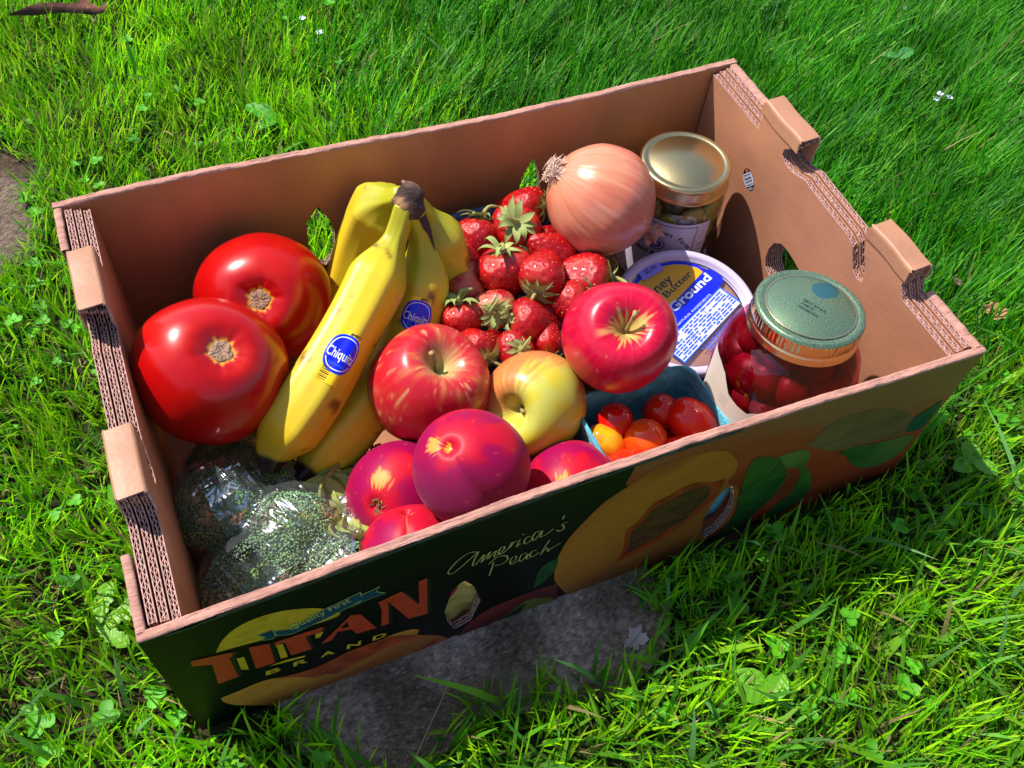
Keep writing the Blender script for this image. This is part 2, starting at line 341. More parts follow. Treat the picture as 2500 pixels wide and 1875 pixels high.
# outlines of the printing on the front panel, metres (x along the box, z up)
ART = json.loads('''{"T":[[0.0158,0.1069],[0.0358,0.0989],[0.0339,0.0935],[0.0327,0.093],[0.0325,0.064],[0.0215,0.0638],[0.0238,0.0926],[0.0149,0.0997]],"I":[[0.0436,0.0974],[0.0537,0.0926],[0.0529,0.064],[0.0425,0.0656]],"T2":[[0.0564,0.0914],[0.0825,0.0883],[0.0812,0.082],[0.0723,0.0841],[0.0736,0.064],[0.0622,0.0656],[0.0613,0.087],[0.0562,0.0845]],"A":[[0.0791,0.0659],[0.0984,0.0897],[0.1038,0.0859],[0.1113,0.0591],[0.0996,0.0615],[0.0973,0.07],[0.0896,0.0743],[0.0855,0.0654]],"Ahole":[[0.0915,0.0771],[0.0961,0.0752],[0.0958,0.0831]],"N":[[0.1143,0.0925],[0.1278,0.0959],[0.1376,0.0693],[0.138,0.0999],[0.1428,0.1008],[0.1425,0.0521],[0.1307,0.0547],[0.1199,0.0888],[0.1188,0.0585],[0.1141,0.059],[0.1157,0.0817]],"sun":[[0.0282,0.1053],[0.0336,0.1172],[0.0417,0.1255],[0.0529,0.1284],[0.066,0.1253],[0.0787,0.1168],[0.0851,0.1101],[0.0899,0.1035],[0.0913,0.0938],[0.0605,0.0978]],"y1":[[0.0358,0.089],[0.0395,0.0876],[0.039,0.0681],[0.0354,0.0714]],"y2":[[0.0567,0.0865],[0.0601,0.0851],[0.0603,0.0657],[0.0565,0.0664]],"y3":[[0.0777,0.0822],[0.0823,0.0815],[0.0798,0.0757],[0.0772,0.0762]],"line":[[0.0486,0.0622],[0.0594,0.062],[0.0694,0.0581],[0.0686,0.0561],[0.0589,0.0586]],"band":[[0.0584,0.1051],[0.0662,0.1005],[0.085,0.1088],[0.1052,0.1131],[0.1062,0.105],[0.1045,0.1031],[0.0857,0.0974],[0.0663,0.0941],[0.0589,0.0989]],"tailL":[[0.0502,0.1079],[0.0575,0.1079],[0.0582,0.0988],[0.0559,0.0969],[0.0516,0.1],[0.0536,0.1021]],"tailR":[[0.1063,0.1095],[0.1156,0.1115],[0.1136,0.1073],[0.1182,0.1014],[0.1077,0.1015],[0.0996,0.0993],[0.1054,0.1023]],"qf":[[0.0644,0.0989],[0.1011,0.1061]],"brand":[[0.0457,0.0507],[0.1132,0.0419]],"slices":[[0.0188,0.0412],[0.029,0.0417],[0.0434,0.043],[0.0579,0.036],[0.0693,0.0317],[0.0816,0.0346],[0.097,0.0371],[0.1125,0.0384],[0.1229,0.0392],[0.1333,0.036],[0.1367,0.0299],[0.1358,0.0244],[0.1483,0.0121],[0.1551,0.0012],[0.1546,-0.0083],[0.1484,-0.0239],[0.139,-0.0319],[0.1249,-0.0366],[0.1029,-0.0407],[0.0815,-0.0382],[0.0597,-0.0255],[0.0458,-0.0098],[0.0376,0.004],[0.0244,0.0205],[0.019,0.0336]],"red1":[[0.0487,0.0399],[0.0715,0.0337],[0.0921,0.0388],[0.1125,0.0389],[0.1248,0.0345],[0.1358,0.0232],[0.1223,0.0228],[0.1106,0.0216],[0.0987,0.0163],[0.0847,0.0116],[0.0759,0.0177],[0.0699,0.0183],[0.0611,0.03]],"red2":[[0.114,-0.0217],[0.1189,-0.0133],[0.1303,-0.0049],[0.1394,0.0026],[0.1494,0.0089],[0.1438,-0.005],[0.1323,-0.015],[0.1206,-0.0268]],"red3":[[0.0825,-0.0395],[0.0889,-0.0295],[0.0946,-0.0276],[0.0918,-0.0364],[0.0925,-0.0426]],"lowred":[[0.1569,-0.034],[0.1572,-0.019],[0.1673,0.0093],[0.1823,0.0222],[0.1953,0.025],[0.2148,0.0252],[0.2273,0.023],[0.2306,0.0216],[0.2332,-0.0053],[0.2375,-0.0246],[0.2374,-0.0407],[0.2129,-0.0375],[0.1813,-0.0333]],"lowleaf":[[0.1773,-0.0293],[0.1864,-0.0089],[0.198,0.005],[0.2109,0.0142],[0.2269,0.0046],[0.235,-0.01],[0.2357,-0.0261],[0.2272,-0.0345],[0.2101,-0.0365],[0.1942,-0.0326]],"lowdark":[[0.1773,-0.0293],[0.19,-0.006],[0.2063,0.0094],[0.2095,0.008],[0.2014,-0.0073],[0.1848,-0.0268]],"half":[[0.2274,0.0313],[0.2262,0.0483],[0.2272,0.0655],[0.2318,0.0838],[0.2391,0.097],[0.25,0.1136],[0.264,0.1233],[0.2798,0.1336],[0.2964,0.1354],[0.3144,0.1326],[0.328,0.1267],[0.3368,0.1155],[0.3423,0.104],[0.3433,0.0927],[0.3412,0.083],[0.3535,0.0683],[0.3595,0.0225],[0.3418,0.0056],[0.3202,-0.015],[0.3009,-0.0233],[0.2728,-0.0212],[0.2529,-0.0149],[0.2441,-0.0088],[0.2333,0.0151]],"pith":[[0.2725,0.0224],[0.2754,0.0415],[0.2729,0.0647],[0.2799,0.073],[0.2872,0.0899],[0.2977,0.0941],[0.3116,0.0994],[0.3284,0.0921],[0.338,0.0894],[0.3367,0.0722],[0.3312,0.0593],[0.3204,0.0459],[0.3085,0.0352],[0.2945,0.0272],[0.2834,0.0235]],"pit":[[0.2755,0.0309],[0.2792,0.0387],[0.2775,0.0602],[0.2833,0.0682],[0.2898,0.0836],[0.3,0.087],[0.3133,0.0929],[0.325,0.0888],[0.3293,0.0793],[0.3272,0.0667],[0.3188,0.0519],[0.3064,0.0439],[0.2925,0.0366],[0.2831,0.0318]],"sideleaf":[[0.2131,0.0294],[0.2145,0.0526],[0.2207,0.0605],[0.2272,0.0605],[0.2266,0.0454],[0.2199,0.0347]],"leafA":[[0.3773,0.0928],[0.356,0.1049],[0.3529,0.0889],[0.357,0.0604],[0.3615,0.0295],[0.3535,0.0023],[0.3479,-0.0068],[0.3684,-0.0018],[0.3817,0.0207],[0.3902,0.0391],[0.3903,0.0661]],"leafB":[[0.3732,0.0956],[0.3873,0.0961],[0.3965,0.0919],[0.4032,0.0797],[0.4044,0.0684],[0.4153,0.0508],[0.4232,0.0274],[0.4202,0.0099],[0.4031,-0.0015],[0.3883,-0.0121],[0.3948,0.0143],[0.4055,0.0339],[0.4039,0.0578],[0.397,0.0707],[0.3862,0.0771]],"leafC":[[0.4288,0.0702],[0.4388,0.0719],[0.4568,0.068],[0.4742,0.0637],[0.4964,0.059],[0.5008,0.0479],[0.4973,0.0318],[0.4862,0.0243],[0.4657,0.0307],[0.4506,0.0454],[0.439,0.0621]],"leafD":[[0.487,0.0662],[0.4828,0.085],[0.4935,0.0934],[0.4998,0.099],[0.5027,0.0766],[0.4997,0.0636]],"ghost":[[0.3934,0.0996],[0.4037,0.1172],[0.4204,0.1214],[0.4479,0.1143],[0.4807,0.0891],[0.4846,0.0654],[0.4555,0.0709],[0.427,0.0744]],"lowfruit":[[0.3994,-0.0282],[0.4126,0.0074],[0.4334,0.0124],[0.4457,-0.0018],[0.4534,-0.0225],[0.4363,-0.0323],[0.4084,-0.0375]],"h1":[[0.1662,0.0769],[0.1718,0.0655],[0.1769,0.0413],[0.1711,0.0163],[0.16,0.0109],[0.1554,0.0271],[0.1534,0.0441],[0.1578,0.0686],[0.1633,0.0767]],"h2":[[0.3451,0.0777],[0.3486,0.0731],[0.3563,0.0468],[0.3566,0.0281],[0.3513,0.0124],[0.3434,0.0074],[0.3381,0.0191],[0.3345,0.04],[0.3365,0.0581],[0.3398,0.0727]],"script":[[[0.1732,0.1094],[0.1679,0.1123],[0.1613,0.1084],[0.1563,0.1008],[0.1553,0.0973],[0.1575,0.0944],[0.1626,0.098],[0.1687,0.1049],[0.1732,0.1094],[0.1711,0.1019],[0.1701,0.0951],[0.172,0.0946]],[[0.172,0.0946],[0.1769,0.1038],[0.1754,0.0949],[0.1805,0.1043],[0.1791,0.0961],[0.1841,0.1029],[0.1831,0.096],[0.1848,0.0958]],[[0.1848,0.0963],[0.1885,0.1],[0.1893,0.1039],[0.1869,0.104],[0.1857,0.0986],[0.188,0.0962],[0.1918,0.0998]],[[0.1918,0.0998],[0.1937,0.1063],[0.1929,0.1001],[0.1946,0.105],[0.1971,0.1049]],[[0.1968,0.0978],[0.1985,0.1061],[0.1977,0.0999],[0.1998,0.1001]],[[0.2,0.1103],[0.2006,0.1112]],[[0.2054,0.1051],[0.2026,0.1053],[0.2014,0.1005],[0.2033,0.098],[0.2074,0.1014]],[[0.2112,0.1069],[0.208,0.1076],[0.2063,0.1015],[0.2085,0.0987],[0.2123,0.1068],[0.2119,0.0996],[0.2162,0.101],[0.2197,0.1041]],[[0.2245,0.1121],[0.2251,0.116]],[[0.2288,0.106],[0.225,0.1059],[0.2267,0.1008],[0.2248,0.0981],[0.2217,0.1008]],[[0.1833,0.0887],[0.1821,0.0799],[0.1811,0.0733]],[[0.18,0.0889],[0.1851,0.0937],[0.1907,0.0917],[0.192,0.0855],[0.188,0.0826],[0.1841,0.084]],[[0.1932,0.0797],[0.197,0.0816],[0.1975,0.086],[0.1949,0.0861],[0.1939,0.0803],[0.1962,0.0773],[0.1999,0.0798]],[[0.2044,0.0854],[0.2011,0.0856],[0.1999,0.0793],[0.202,0.0771],[0.2052,0.0837],[0.2047,0.0775],[0.2069,0.0767]],[[0.2107,0.0842],[0.2079,0.0847],[0.2066,0.0802],[0.2088,0.0772],[0.2128,0.0802]],[[0.2184,0.0914],[0.2158,0.0839],[0.2138,0.0758]],[[0.2144,0.0778],[0.2174,0.0823],[0.2186,0.077],[0.2208,0.0796],[0.2263,0.082]]]}''')

# ------------------------------------------------------------------ ground
GZ = -.003
def ground():
    n = 160; a = np.linspace(-1, 1, n); g = np.sign(a) * (np.abs(a) ** 3) * 60 + a * 1.6
    X, Y = np.meshgrid(g + .3, g + .2); P = np.stack([X.ravel(), Y.ravel(), np.zeros(n * n)], 1)
    z = GZ - .004 * fbm(P, 14, 3) - .001
    P[:, 2] = z
    idx = np.arange(n * n).reshape(n, n)
    F = np.stack([idx[:-1, :-1].ravel(), idx[:-1, 1:].ravel(), idx[1:, 1:].ravel(), idx[1:, :-1].ravel()], 1)
    c = mix((.035, .028, .014), (.02, .045, .008), sm(.35, .65, fbm(P, 9, 5)))
    far = sm(1.2, 2.6, np.hypot(P[:, 0] - .35, P[:, 1] - .3)); c = mix(c, (.05, .12, .012), far * .8)
    o = make('ground', P, F, mat('soil_and_thatch', attr=True, rough=.95, noise=(90, .5), bump=(150, .8), spec=.1), colors=c)
    tag(o, kind='structure')
ground()

STONES = [
    ([(.070, -.060), (.090, -.082), (.12, -.070), (.155, -.055), (.205, -.066), (.250, -.070), (.282, -.058), (.300, -.036), (.300, -.01), (.30, .06), (.26, .12), (.14, .11), (.06, .05), (.045, -.01), (.055, -.040)],
     'grey speckled flagstone in the lawn partly under the front of the box'),
    ([(-.30, .40), (-.16, .385), (-.085, .405), (-.042, .43), (-.028, .47), (-.022, .515), (-.030, .555), (-.07, .578), (-.16, .60), (-.30, .59)],
     'grey flagstone at the left edge of the photo with grass growing over it')]
SM = mat('weathered_stone', attr=True, rough=.95, bump=(420, 1.0), bump2=(1100, 1.0), spec=.1)
for pts, lab in STONES:
    pp = [tuple(q) for q in catmull(np.array(pts + [pts[0]]), 60)[:-1]]
    v, f = poly(pp, sub=.0016)
    P = np.stack([v[:, 0], v[:, 1], np.zeros(len(v))], 1)
    P[:, 2] = -.0012 - .0016 * fbm(P, 60, 2) - .0006 * vnoise(P, 400, 9)
    n1 = fbm(P, 26, 31); n2 = vnoise(P, 700, 4); n3 = vnoise(P, 330, 8)
    c = mix((.23, .155, .108), (.47, .34, .26), sm(.3, .7, n1)); n4 = vnoise(P, 1300, 14); c = c * (.30 + 1.5 * n2 * n3 + .9 * n4 * n4)[:, None]
    c = mix(c, (.6, .54, .52), sm(.86, .93, n2) * .8); c = mix(c, (.20, .20, .09), sm(.62, .75, fbm(P, 17, 77)) * .45)
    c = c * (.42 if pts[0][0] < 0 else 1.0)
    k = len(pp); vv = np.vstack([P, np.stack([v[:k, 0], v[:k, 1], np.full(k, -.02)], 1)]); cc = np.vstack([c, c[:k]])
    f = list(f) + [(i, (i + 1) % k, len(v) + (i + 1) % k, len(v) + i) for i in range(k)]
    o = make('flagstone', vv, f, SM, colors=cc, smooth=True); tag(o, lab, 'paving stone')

# ------------------------------------------------------------------ cardboard box
L_, W_, H_ = .506, .305, .148
box = thing('cardboard_box', 'open brown cardboard peach box with black printed front, full of produce', 'cardboard box')

def dedupe(pts):
    out = []
    for p in pts:
        if not out or math.hypot(p[0] - out[-1][0], p[1] - out[-1][1]) > 1e-5: out.append(p)
    if math.hypot(out[0][0] - out[-1][0], out[0][1] - out[-1][1]) < 1e-5: out.pop()
    return out
def area(p): return sum(p[i][0] * p[(i + 1) % len(p)][1] - p[(i + 1) % len(p)][0] * p[i][1] for i in range(len(p))) / 2
def densify(pts, d):
    out = []
    for i, p in enumerate(pts):
        q = pts[(i + 1) % len(pts)]; n = max(1, int(math.hypot(q[0] - p[0], q[1] - p[1]) / d))
        out += [(p[0] + (q[0] - p[0]) * t / n, p[1] + (q[1] - p[1]) * t / n) for t in range(n)]
    return out
def inset(pts, d):
    """offset a loop to its left side (inwards for counter-clockwise)"""
    P = np.array(pts); T1 = P - np.roll(P, 1, 0); T2 = np.roll(P, -1, 0) - P
    T1 /= np.linalg.norm(T1, axis=1)[:, None]; T2 /= np.linalg.norm(T2, axis=1)[:, None]
    T = T1 + T2; T /= np.linalg.norm(T, axis=1)[:, None] + 1e-9; Nn = np.stack([-T[:, 1], T[:, 0]], 1)
    c = np.clip((T * T1).sum(1), .5, 1)
    return [tuple(q) for q in P + Nn * (d / c)[:, None]]

def slab(mb, outline, holes, t0, t1, m_in, m_out, m_edge, sub=0):
    """polygon (a,b) extruded along t from t0 to t1; coordinates (a,b,t)"""
    v, f = poly(outline, holes, sub); n = len(v)
    A = np.column_stack([v, np.full(n, t0)]); B = np.column_stack([v, np.full(n, t1)])
    mb.add(A, [q[::-1] for q in f], m_in); mb.add(B, f, m_out)
    for Lp in (outline, *holes):
        k = len(Lp); P = np.array(Lp)
        V = np.vstack([np.column_stack([P, np.full(k, t0)]), np.column_stack([P, np.full(k, t1)])])
        mb.add(V, [(i, (i + 1) % k, k + (i + 1) % k, k + i) for i in range(k)], m_edge)

def flute(mb, loop, t0, t1, lam=.0056, depth=.0032, th=.00022, ph=0.0, keep=None):
    """corrugated paper between two liners, following a cut edge"""
    P = np.array(densify(loop, lam / 9)); nxt = np.roll(P, -1, 0); T = nxt - np.roll(P, 1, 0); T /= np.linalg.norm(T, axis=1)[:, None] + 1e-9
    Nn = np.stack([-T[:, 1], T[:, 0]], 1); s = np.concatenate([[0], np.cumsum(np.linalg.norm(np.diff(P, axis=0), axis=1))])
    mid = (t0 + t1) / 2; amp = (t1 - t0) / 2 - th / 2
    w = np.sin(s * 2 * math.pi / lam + ph + .6 * np.sin(s * 90)); t = mid + amp * w
    k = len(P); top = P + Nn * (-.0001 + .0011 * vnoise(np.column_stack([P, np.full(len(P), t0 * 50)]), 420, 5) ** 2)[:, None]; bot = P + Nn * depth
    V = np.vstack([np.column_stack([top, t - th]), np.column_stack([top, t + th]), np.column_stack([bot, t - th]), np.column_stack([bot, t + th])])
    ok = [i for i in range(k - 1) if keep is None or keep(P[i])]
    F = []
    for i in ok: j = i + 1; F += [(i, j, k + j, k + i), (i, 2 * k + i, 2 * k + j, j), (k + i, k + j, 3 * k + j, 3 * k + i)]
    mb.add(V, F, 0)

def sheet(name, parent, outline, holes, t0, t1, xf, m_in, m_out, keep=None, nfl=2, lin=.0006, sub=0):
    """double-wall corrugated board: liners, recessed shade-dark core and visible flutes on the cut edges"""
    if area(outline) < 0: outline = outline[::-1]
    holes = [h if area(h) < 0 else h[::-1] for h in holes]
    outline = densify(dedupe(outline), .006); holes = [densify(dedupe(h), .003) for h in holes]
    mb = MB()
    slab(mb, outline, holes, t0, t0 + lin, 0, 0, 2, sub); slab(mb, outline, holes, t1 - lin, t1, 1, 1, 2, sub)
    iw = (t1 - t0 - 2 * lin) / nfl
    if nfl > 1:
        for q in range(1, nfl):
            tm = t0 + lin + iw * q; slab(mb, inset(outline, .0003), [inset(h, .0003) for h in holes], tm - .00025, tm + .00025, 2, 2, 2, sub)
    slab(mb, inset(outline, .0026), [inset(h, .0026) for h in holes], t0 + lin, t1 - lin, 3, 3, 3, sub)
    o = mb.build(name, [m_in, m_out, EDGE, CORE], parent, xf=xf)
    fb = MB()
    for q in range(nfl):
        a = t0 + lin + iw * q
        for Lp in (outline, *holes): flute(fb, Lp, a, a + iw, ph=q * 1.9 + t0 * 900, keep=keep if Lp is outline else None)
    fo = fb.build('corrugated_flutes', [EDGE], o, xf=xf); fo['kind'] = 'stuff'
    return o

def bow(v):      # the long front panel leans in a little at its middle
    v = v.copy(); x = np.clip(v[:, 0] / L_, 0, 1); v[:, 1] += .0052 * np.sin(math.pi * x) ** 1.5 * np.clip(v[:, 2] / H_, 0, 1.1)
    return v
def bowb(v):
    v = v.copy(); x = np.clip(v[:, 0] / L_, 0, 1); z = np.clip(v[:, 2] / H_, 0, 1.1)
    v[:, 1] += .002 * np.sin(math.pi * x * 2 + .4) * z; v[:, 2] += .0014 * np.sin(x * 7 + .5) * z; return v
# (a,b,t): front a=x b=z t=-y ; sides a=y b=z t=x
xf_front = lambda v: bow(np.column_stack([v[:, 0], -v[:, 2], v[:, 1]]))
xf_back = lambda v: bowb(np.column_stack([v[:, 0], -v[:, 2], v[:, 1]]))
xf_side = lambda v: np.column_stack([v[:, 2], v[:, 0], v[:, 1]])

HF = [ART['h1'], ART['h2']]
front = sheet('front_panel', box, [(0, 0), (L_, 0), (L_, H_), (0, H_)], HF, -.0046, 0.0, xf_front, KRAFT, PRINTBLACK, keep=lambda p: p[1] < .1, sub=.02)
HB = [[(.166, .099), (.173, .085), (.176, .070), (.174, .050), (.166, .038), (.158, .045), (.155, .065), (.156, .086)],
      [(.336, .103), (.342, .085), (.345, .066), (.340, .050), (.331, .046), (.326, .060), (.327, .082)]]
back = sheet('back_panel', box, [(0, 0), (L_, 0), (L_, H_), (0, H_)], HB, -W_, -W_ + .0046, xf_back, PRINTBLACK, KRAFT2, keep=lambda p: p[1] < .1, sub=.02)

def rim(y0, y1, xf, name, parent, seed):
    """pressed, slightly frayed upper edge of a long panel"""
    n = 420; x = np.linspace(0, L_, n); k = 9; a = np.linspace(0, math.pi, k); P = []
    for i, xx in enumerate(x):
        q = np.array([[xx, 0, 0]]); w = (y1 - y0) / 2 + .0004; jz = .0010 * fbm(q, 160, seed)[0] + .0016 * (vnoise(q, 30, seed + 3)[0] - .5); jy = .0007 * (vnoise(q, 90, seed + 1)[0] - .5)
        for t in a:
            P.append((xx, (y0 + y1) / 2 + w * math.cos(t) + jy, H_ - .0006 + (.0012 + jz) * max(0, math.sin(t)) ** .6 - .0009 * math.exp(-((t - 1.5 - .25 * math.sin(xx * 40 + seed)) / .22) ** 2) + .0005 * (vnoise(np.array([[xx * 5, t, seed]]), 140)[0] - .5)))
    P = np.array(P); F = [(i * k + j, (i + 1) * k + j, (i + 1) * k + j + 1, i * k + j + 1) for i in range(n - 1) for j in range(k - 1)]
    return make(name, xf(P), F, mat('frayed_kraft_rim', (.44, .215, .165), .85, noise=(260, .28, (.3, 1, 1)), bump=(500, .7, (.25, 2, 1))), parent, smooth=True)
rim(0, .0046, bow, 'folded_rim', front, 3); rim(W_ - .0046, W_, bowb, 'folded_rim', back, 8)
# dark ink that wraps over the outer shoulder of the front rim, worn off in places
mb = MB(); n = 300; xs = np.linspace(.012, .335, n)
top = [(x, -.0007, H_ - .0002 + .0012 * float(vnoise(np.array([[x, 0, 1]]), 160)[0]) - .0016 * (float(vnoise(np.array([[x, 5, 1]]), 38)[0]) > .72)) for x in xs]
bot = [(x, -.0003, H_ - .004) for x in xs]
mb.add(top + bot, [(n + i, n + i + 1, i + 1, i) for i in range(n - 1)])
mb.build('worn_printed_shoulder', [mat('worn_black_ink', (.035, .03, .035), .6, noise=(300, .8, (.2, 1, 1)))], front, xf=bow)

def side_outline(dy=0.0, tabs=True):
    T = H_ + .0175 if tabs else H_
    p = [(.0068, .003), (.2982, .003), (.2982, H_), (.231 + dy, H_ - .0005)]
    p += [(.231 + dy, T), (.187 + dy, T)]
    p += [(.187 + dy, .163), (.1945 + dy, .1585), (.199 + dy, .154), (.199 + dy, .1495), (.194 + dy, .1462), (.186 + dy, .1455), (.179 + dy, .147), (.169 + dy, .1505), (.163 + dy, .1495)]
    p += [(.115 + dy, .148), (.108 + dy, .1455), (.103 + dy, .138), (.0985 + dy, .1315), (.0925 + dy, .1285), (.0875 + dy, .1305), (.088 + dy, .136), (.0925 + dy, .1435), (.0975 + dy, .1505), (.1 + dy, .156)]
    p += [(.1 + dy, T), (.0605 + dy, T), (.0605 + dy, .156), (.054 + dy, .1485), (.0068, .148)]
    return p[::-1]
def hand_hole():
    return [(.1755, .062), (.176, .072), (.173, .081), (.166, .087), (.158, .0875), (.148, .0865), (.139, .084), (.132, .078), (.130, .070), (.132, .060), (.138, .053), (.150, .050), (.164, .052), (.172, .056)]
CREASE = mat('kraft_side_liner', (.385, .168, .092), .6, noise=(22, .14), bump=(260, .10, (3, .4, 1)), bump2=(26, .18, (1, .25, 1)), spec=.4)
for k in range(3):
    t = .0062 + k * .0052
    o = sheet('side_panel', box, [(a, b - .0017 * k * (b > .125)) for a, b in side_outline(.007)], [], t, t + .0042, xf_side, KRAFT, KRAFT2 if k == 2 else KRAFT, keep=lambda p: p[1] > .12)
for k in range(3):
    t = .4840 + k * .0054
    sheet('side_panel', box, [(a, b - .0016 * (2 - k) * (b > .12)) for a, b in side_outline()], [hand_hole()], t, t + .0046, xf_side, CREASE if k == 0 else KRAFT, KRAFT, keep=lambda p: p[1] > .12)
# folded tabs over the side panels
def side_tab(x0, x1, y0, y1, zt, zb):
    n = 8; th = .0011; mb = MB(); ny = 14
    prof = [(x0, zb)] + [(x0, zt - .003)] + [(x0 + .0022 * (1 - math.cos(a)), zt - .003 + .003 * math.sin(a)) for a in np.linspace(.2, math.pi / 2, n)] \
        + [(x1 - .0022 * (1 - math.cos(a)), zt - .003 + .003 * math.sin(a)) for a in np.linspace(math.pi / 2, .2, n)] + [(x1, zt - .003), (x1, zb if x0 < .1 else zb - .022)]
    prof = np.array(prof); c = np.array([(x0 + x1) / 2, (zt + zb) / 2]); dn = prof - c; inn = prof.copy()
    inn[:, 0] = c[0] + np.sign(dn[:, 0]) * np.maximum(np.abs(dn[:, 0]) - th, 0); inn[:, 1] = np.where(prof[:, 1] > zt - .004, prof[:, 1] - th, prof[:, 1])
    k = len(prof); V = []
    for y in np.linspace(y0, y1, ny):
        w = .0005 * math.sin(y * 170)
        for P in (prof, inn):
            for i, (x, z) in enumerate(P): V.append((x, y + (.0008 * math.sin(i * 1.3) if y in (y0, y1) else 0), z + w))
    F = []
    for r in range(ny - 1):
        a, b = r * 2 * k, (r + 1) * 2 * k
        for i in range(k - 1): F += [(a + i, a + i + 1, b + i + 1, b + i), (a + k + i, b + k + i, b + k + i + 1, a + k + i + 1)]
    mb.add(V, F, 0)
    for r in (0, ny - 1):
        a = r * 2 * k; mb.add(np.array(V)[a:a + 2 * k], [(i, i + 1, k + i + 1, k + i) if r else (i, k + i, k + i + 1, i + 1) for i in range(k - 1)], 1)
    o = mb.build('folded_tab', [mat('kraft_tab_liner', (.39, .18, .10), .5, noise=(40, .10), bump=(200, .15)), EDGE], box, smooth=True)
    return o
for (x0, x1, dy) in ((.0054, .0216, .007), (.4829, .5002, 0.0)):
    side_tab(x0, x1, .1855 + dy, .2325 + dy, H_ + .021, H_ + .0015 if x0 < .1 else H_ + .010)
    side_tab(x0, x1, .0590 + dy, .1012 + dy, H_ + .021, H_ - .001 if x0 < .1 else H_ + .010)
# corner flaps: the long panels' ends folded round the outside of the sides
def flap(t0, t1, y0, y1, zt, m_out):
    return sheet('corner_flap', box, [(y0, .001), (y1, .001), (y1, zt), (y0, zt)], [], t0, t1, xf_side, KRAFT if t0 > .2 else m_out, m_out if t0 > .2 else KRAFT, keep=lambda p: p[1] > .12, nfl=1)
flap(.0002, .0042, .0068, .046, .1480, PRINTBLACK); flap(.0002, .0042, .262, .298, .1480, PRINTBLACK)
flap(.5000, .5055, .0068, .052, .1485, PRINTBLACK); flap(.5000, .5055, .236, .298, .1485, PRINTBLACK)
mb = MB(); mb.box((.0070, .0068, .0005), (.4838, .2982, .0048)); mb.build('bottom_panel', [KRAFT], box)

for o_, (fx0, fx1, ya, yb) in zip([c for c in box.children if c.name.startswith('corner_flap')], ((.0, .0044, .004, .046), (.0, .0044, .262, .300), (.4998, .5057, .004, .052), (.4998, .5057, .236, .300))):
    nn_ = 40; k = 7; P = []
    for yy in np.linspace(ya, yb, nn_):
        for t_ in np.linspace(0, math.pi, k): P.append(((fx0 + fx1) / 2 + ((fx1 - fx0) / 2 + .0003) * math.cos(t_) + .0005 * (vnoise(np.array([[yy, 3, fx0]]), 150)[0] - .5), yy, H_ - .0004 + (.0014 + .0008 * vnoise(np.array([[yy, 1, fx0]]), 200)[0]) * math.sin(t_) ** .6))
    make('folded_rim', P, [(i * k + j, i * k + j + 1, (i + 1) * k + j + 1, (i + 1) * k + j) for i in range(nn_ - 1) for j in range(k - 1)], MATS['frayed_kraft_rim'], o_)
# ---- printing on the front panel (flat ink, laid a hair proud of the liner)
INK = {}
def ink(n, c, amt=.18, sc=120): 
    INK[n] = mat('ink_' + n, c, .45, noise=(sc, amt), bump=(500, .05), spec=.2); return INK[n]
def art(name, polys, m, lift, sub=.012, lab=None, fn=None):
    mb = MB()
    for p in polys:
        outer, holes = (p[0], p[1:]) if isinstance(p[0][0], (list, tuple)) else (p, ())
        v, f = poly(outer, holes, sub); mb.add(np.column_stack([v, np.full(len(v), lift)]), f)
    if fn is not None: mb.c = fn(np.array(mb.v)).tolist()
    o = mb.build(name, [m], front, xf=xf_front, col=fn is not None)
    if lab: o['label'] = lab
    return o
ART_INK = mat('printed_artwork_ink', attr=True, rough=.45, spec=.2, noise=(900, .16), bump=(500, .05))
def fade(stops, ang, sc=14, st=(1, 1), seed=1, amt=.5, c0=(0, 0), span=.1):
    """airbrushed artwork: colours run across the print and are broken up by soft mottling"""
    def fn(v):
        ca, sa = math.cos(ang), math.sin(ang); u = ((v[:, 0] - c0[0]) * ca + (v[:, 1] - c0[1]) * sa) / span
        w = (-(v[:, 0] - c0[0]) * sa + (v[:, 1] - c0[1]) * ca); p = np.column_stack([u * span * st[0], w * st[1], np.zeros(len(v))])
        t = np.clip(u + amt * (fbm(p, sc, seed, 4) - .5) * 2, 0, 1) * (len(stops) - 1); i = np.clip(t.astype(int), 0, len(stops) - 2); f = (t - i)[:, None]; S = np.array(stops)
        return S[i] * (1 - f) + S[i + 1] * f
    return fn
def smooth_poly(pts, n=4):
    return [tuple(q) for q in catmull(np.array(pts + [pts[0]]), n * len(pts) + 1)[:-1]]
red = ink('red', (.42, .03, .012)); yel = ink('yellow', (.52, .31, .018)); blu = ink('blue', (.006, .05, .075)); brn = ink('peach', (.36, .15, .025), .25, 60)
h2 = [tuple(p) for p in ART['h2']]; h1 = [tuple(p) for p in ART['h1']]
# peach-coloured background right of the black area
x0 = ART['half'][9][0]
bgp = [(.309, .004), (.2905, .030), (.288, .055), (.288, .07)] + [tuple(ART['half'][i]) for i in (3, 4, 5, 6)] + [(x0 - .052, .128), (x0 - .048, .1475), (.5055, .1475), (.5055, .004)]
art('printed_background', [[bgp, h2]], ART_INK, .00015, .004, fn=fade([(.21, .085, .035), (.26, .045, .014), (.22, .026, .008), (.11, .016, .006)], -1.9, 22, (1, .4), 3, .55, (.40, .145), .13))
art('printed_peach', [smooth_poly(ART['lowred'])], ART_INK, .0002, .003, fn=fade([(.22, .07, .03), (.18, .022, .014), (.09, .012, .012)], -.9, 50, (1, 1), 6, .6, (.17, .06), .06))
art('printed_leaf', [smooth_poly(ART['lowleaf'])], ART_INK, .0003, .003, fn=fade([(.025, .06, .015), (.12, .13, .02), (.06, .07, .01)], .5, 60, (.5, 2), 9, .5, (.17, .02), .07))
art('printed_leaf', [smooth_poly(ART['lowdark'], 3)], ink('deep_green', (.008, .03, .016), .3), .0004)
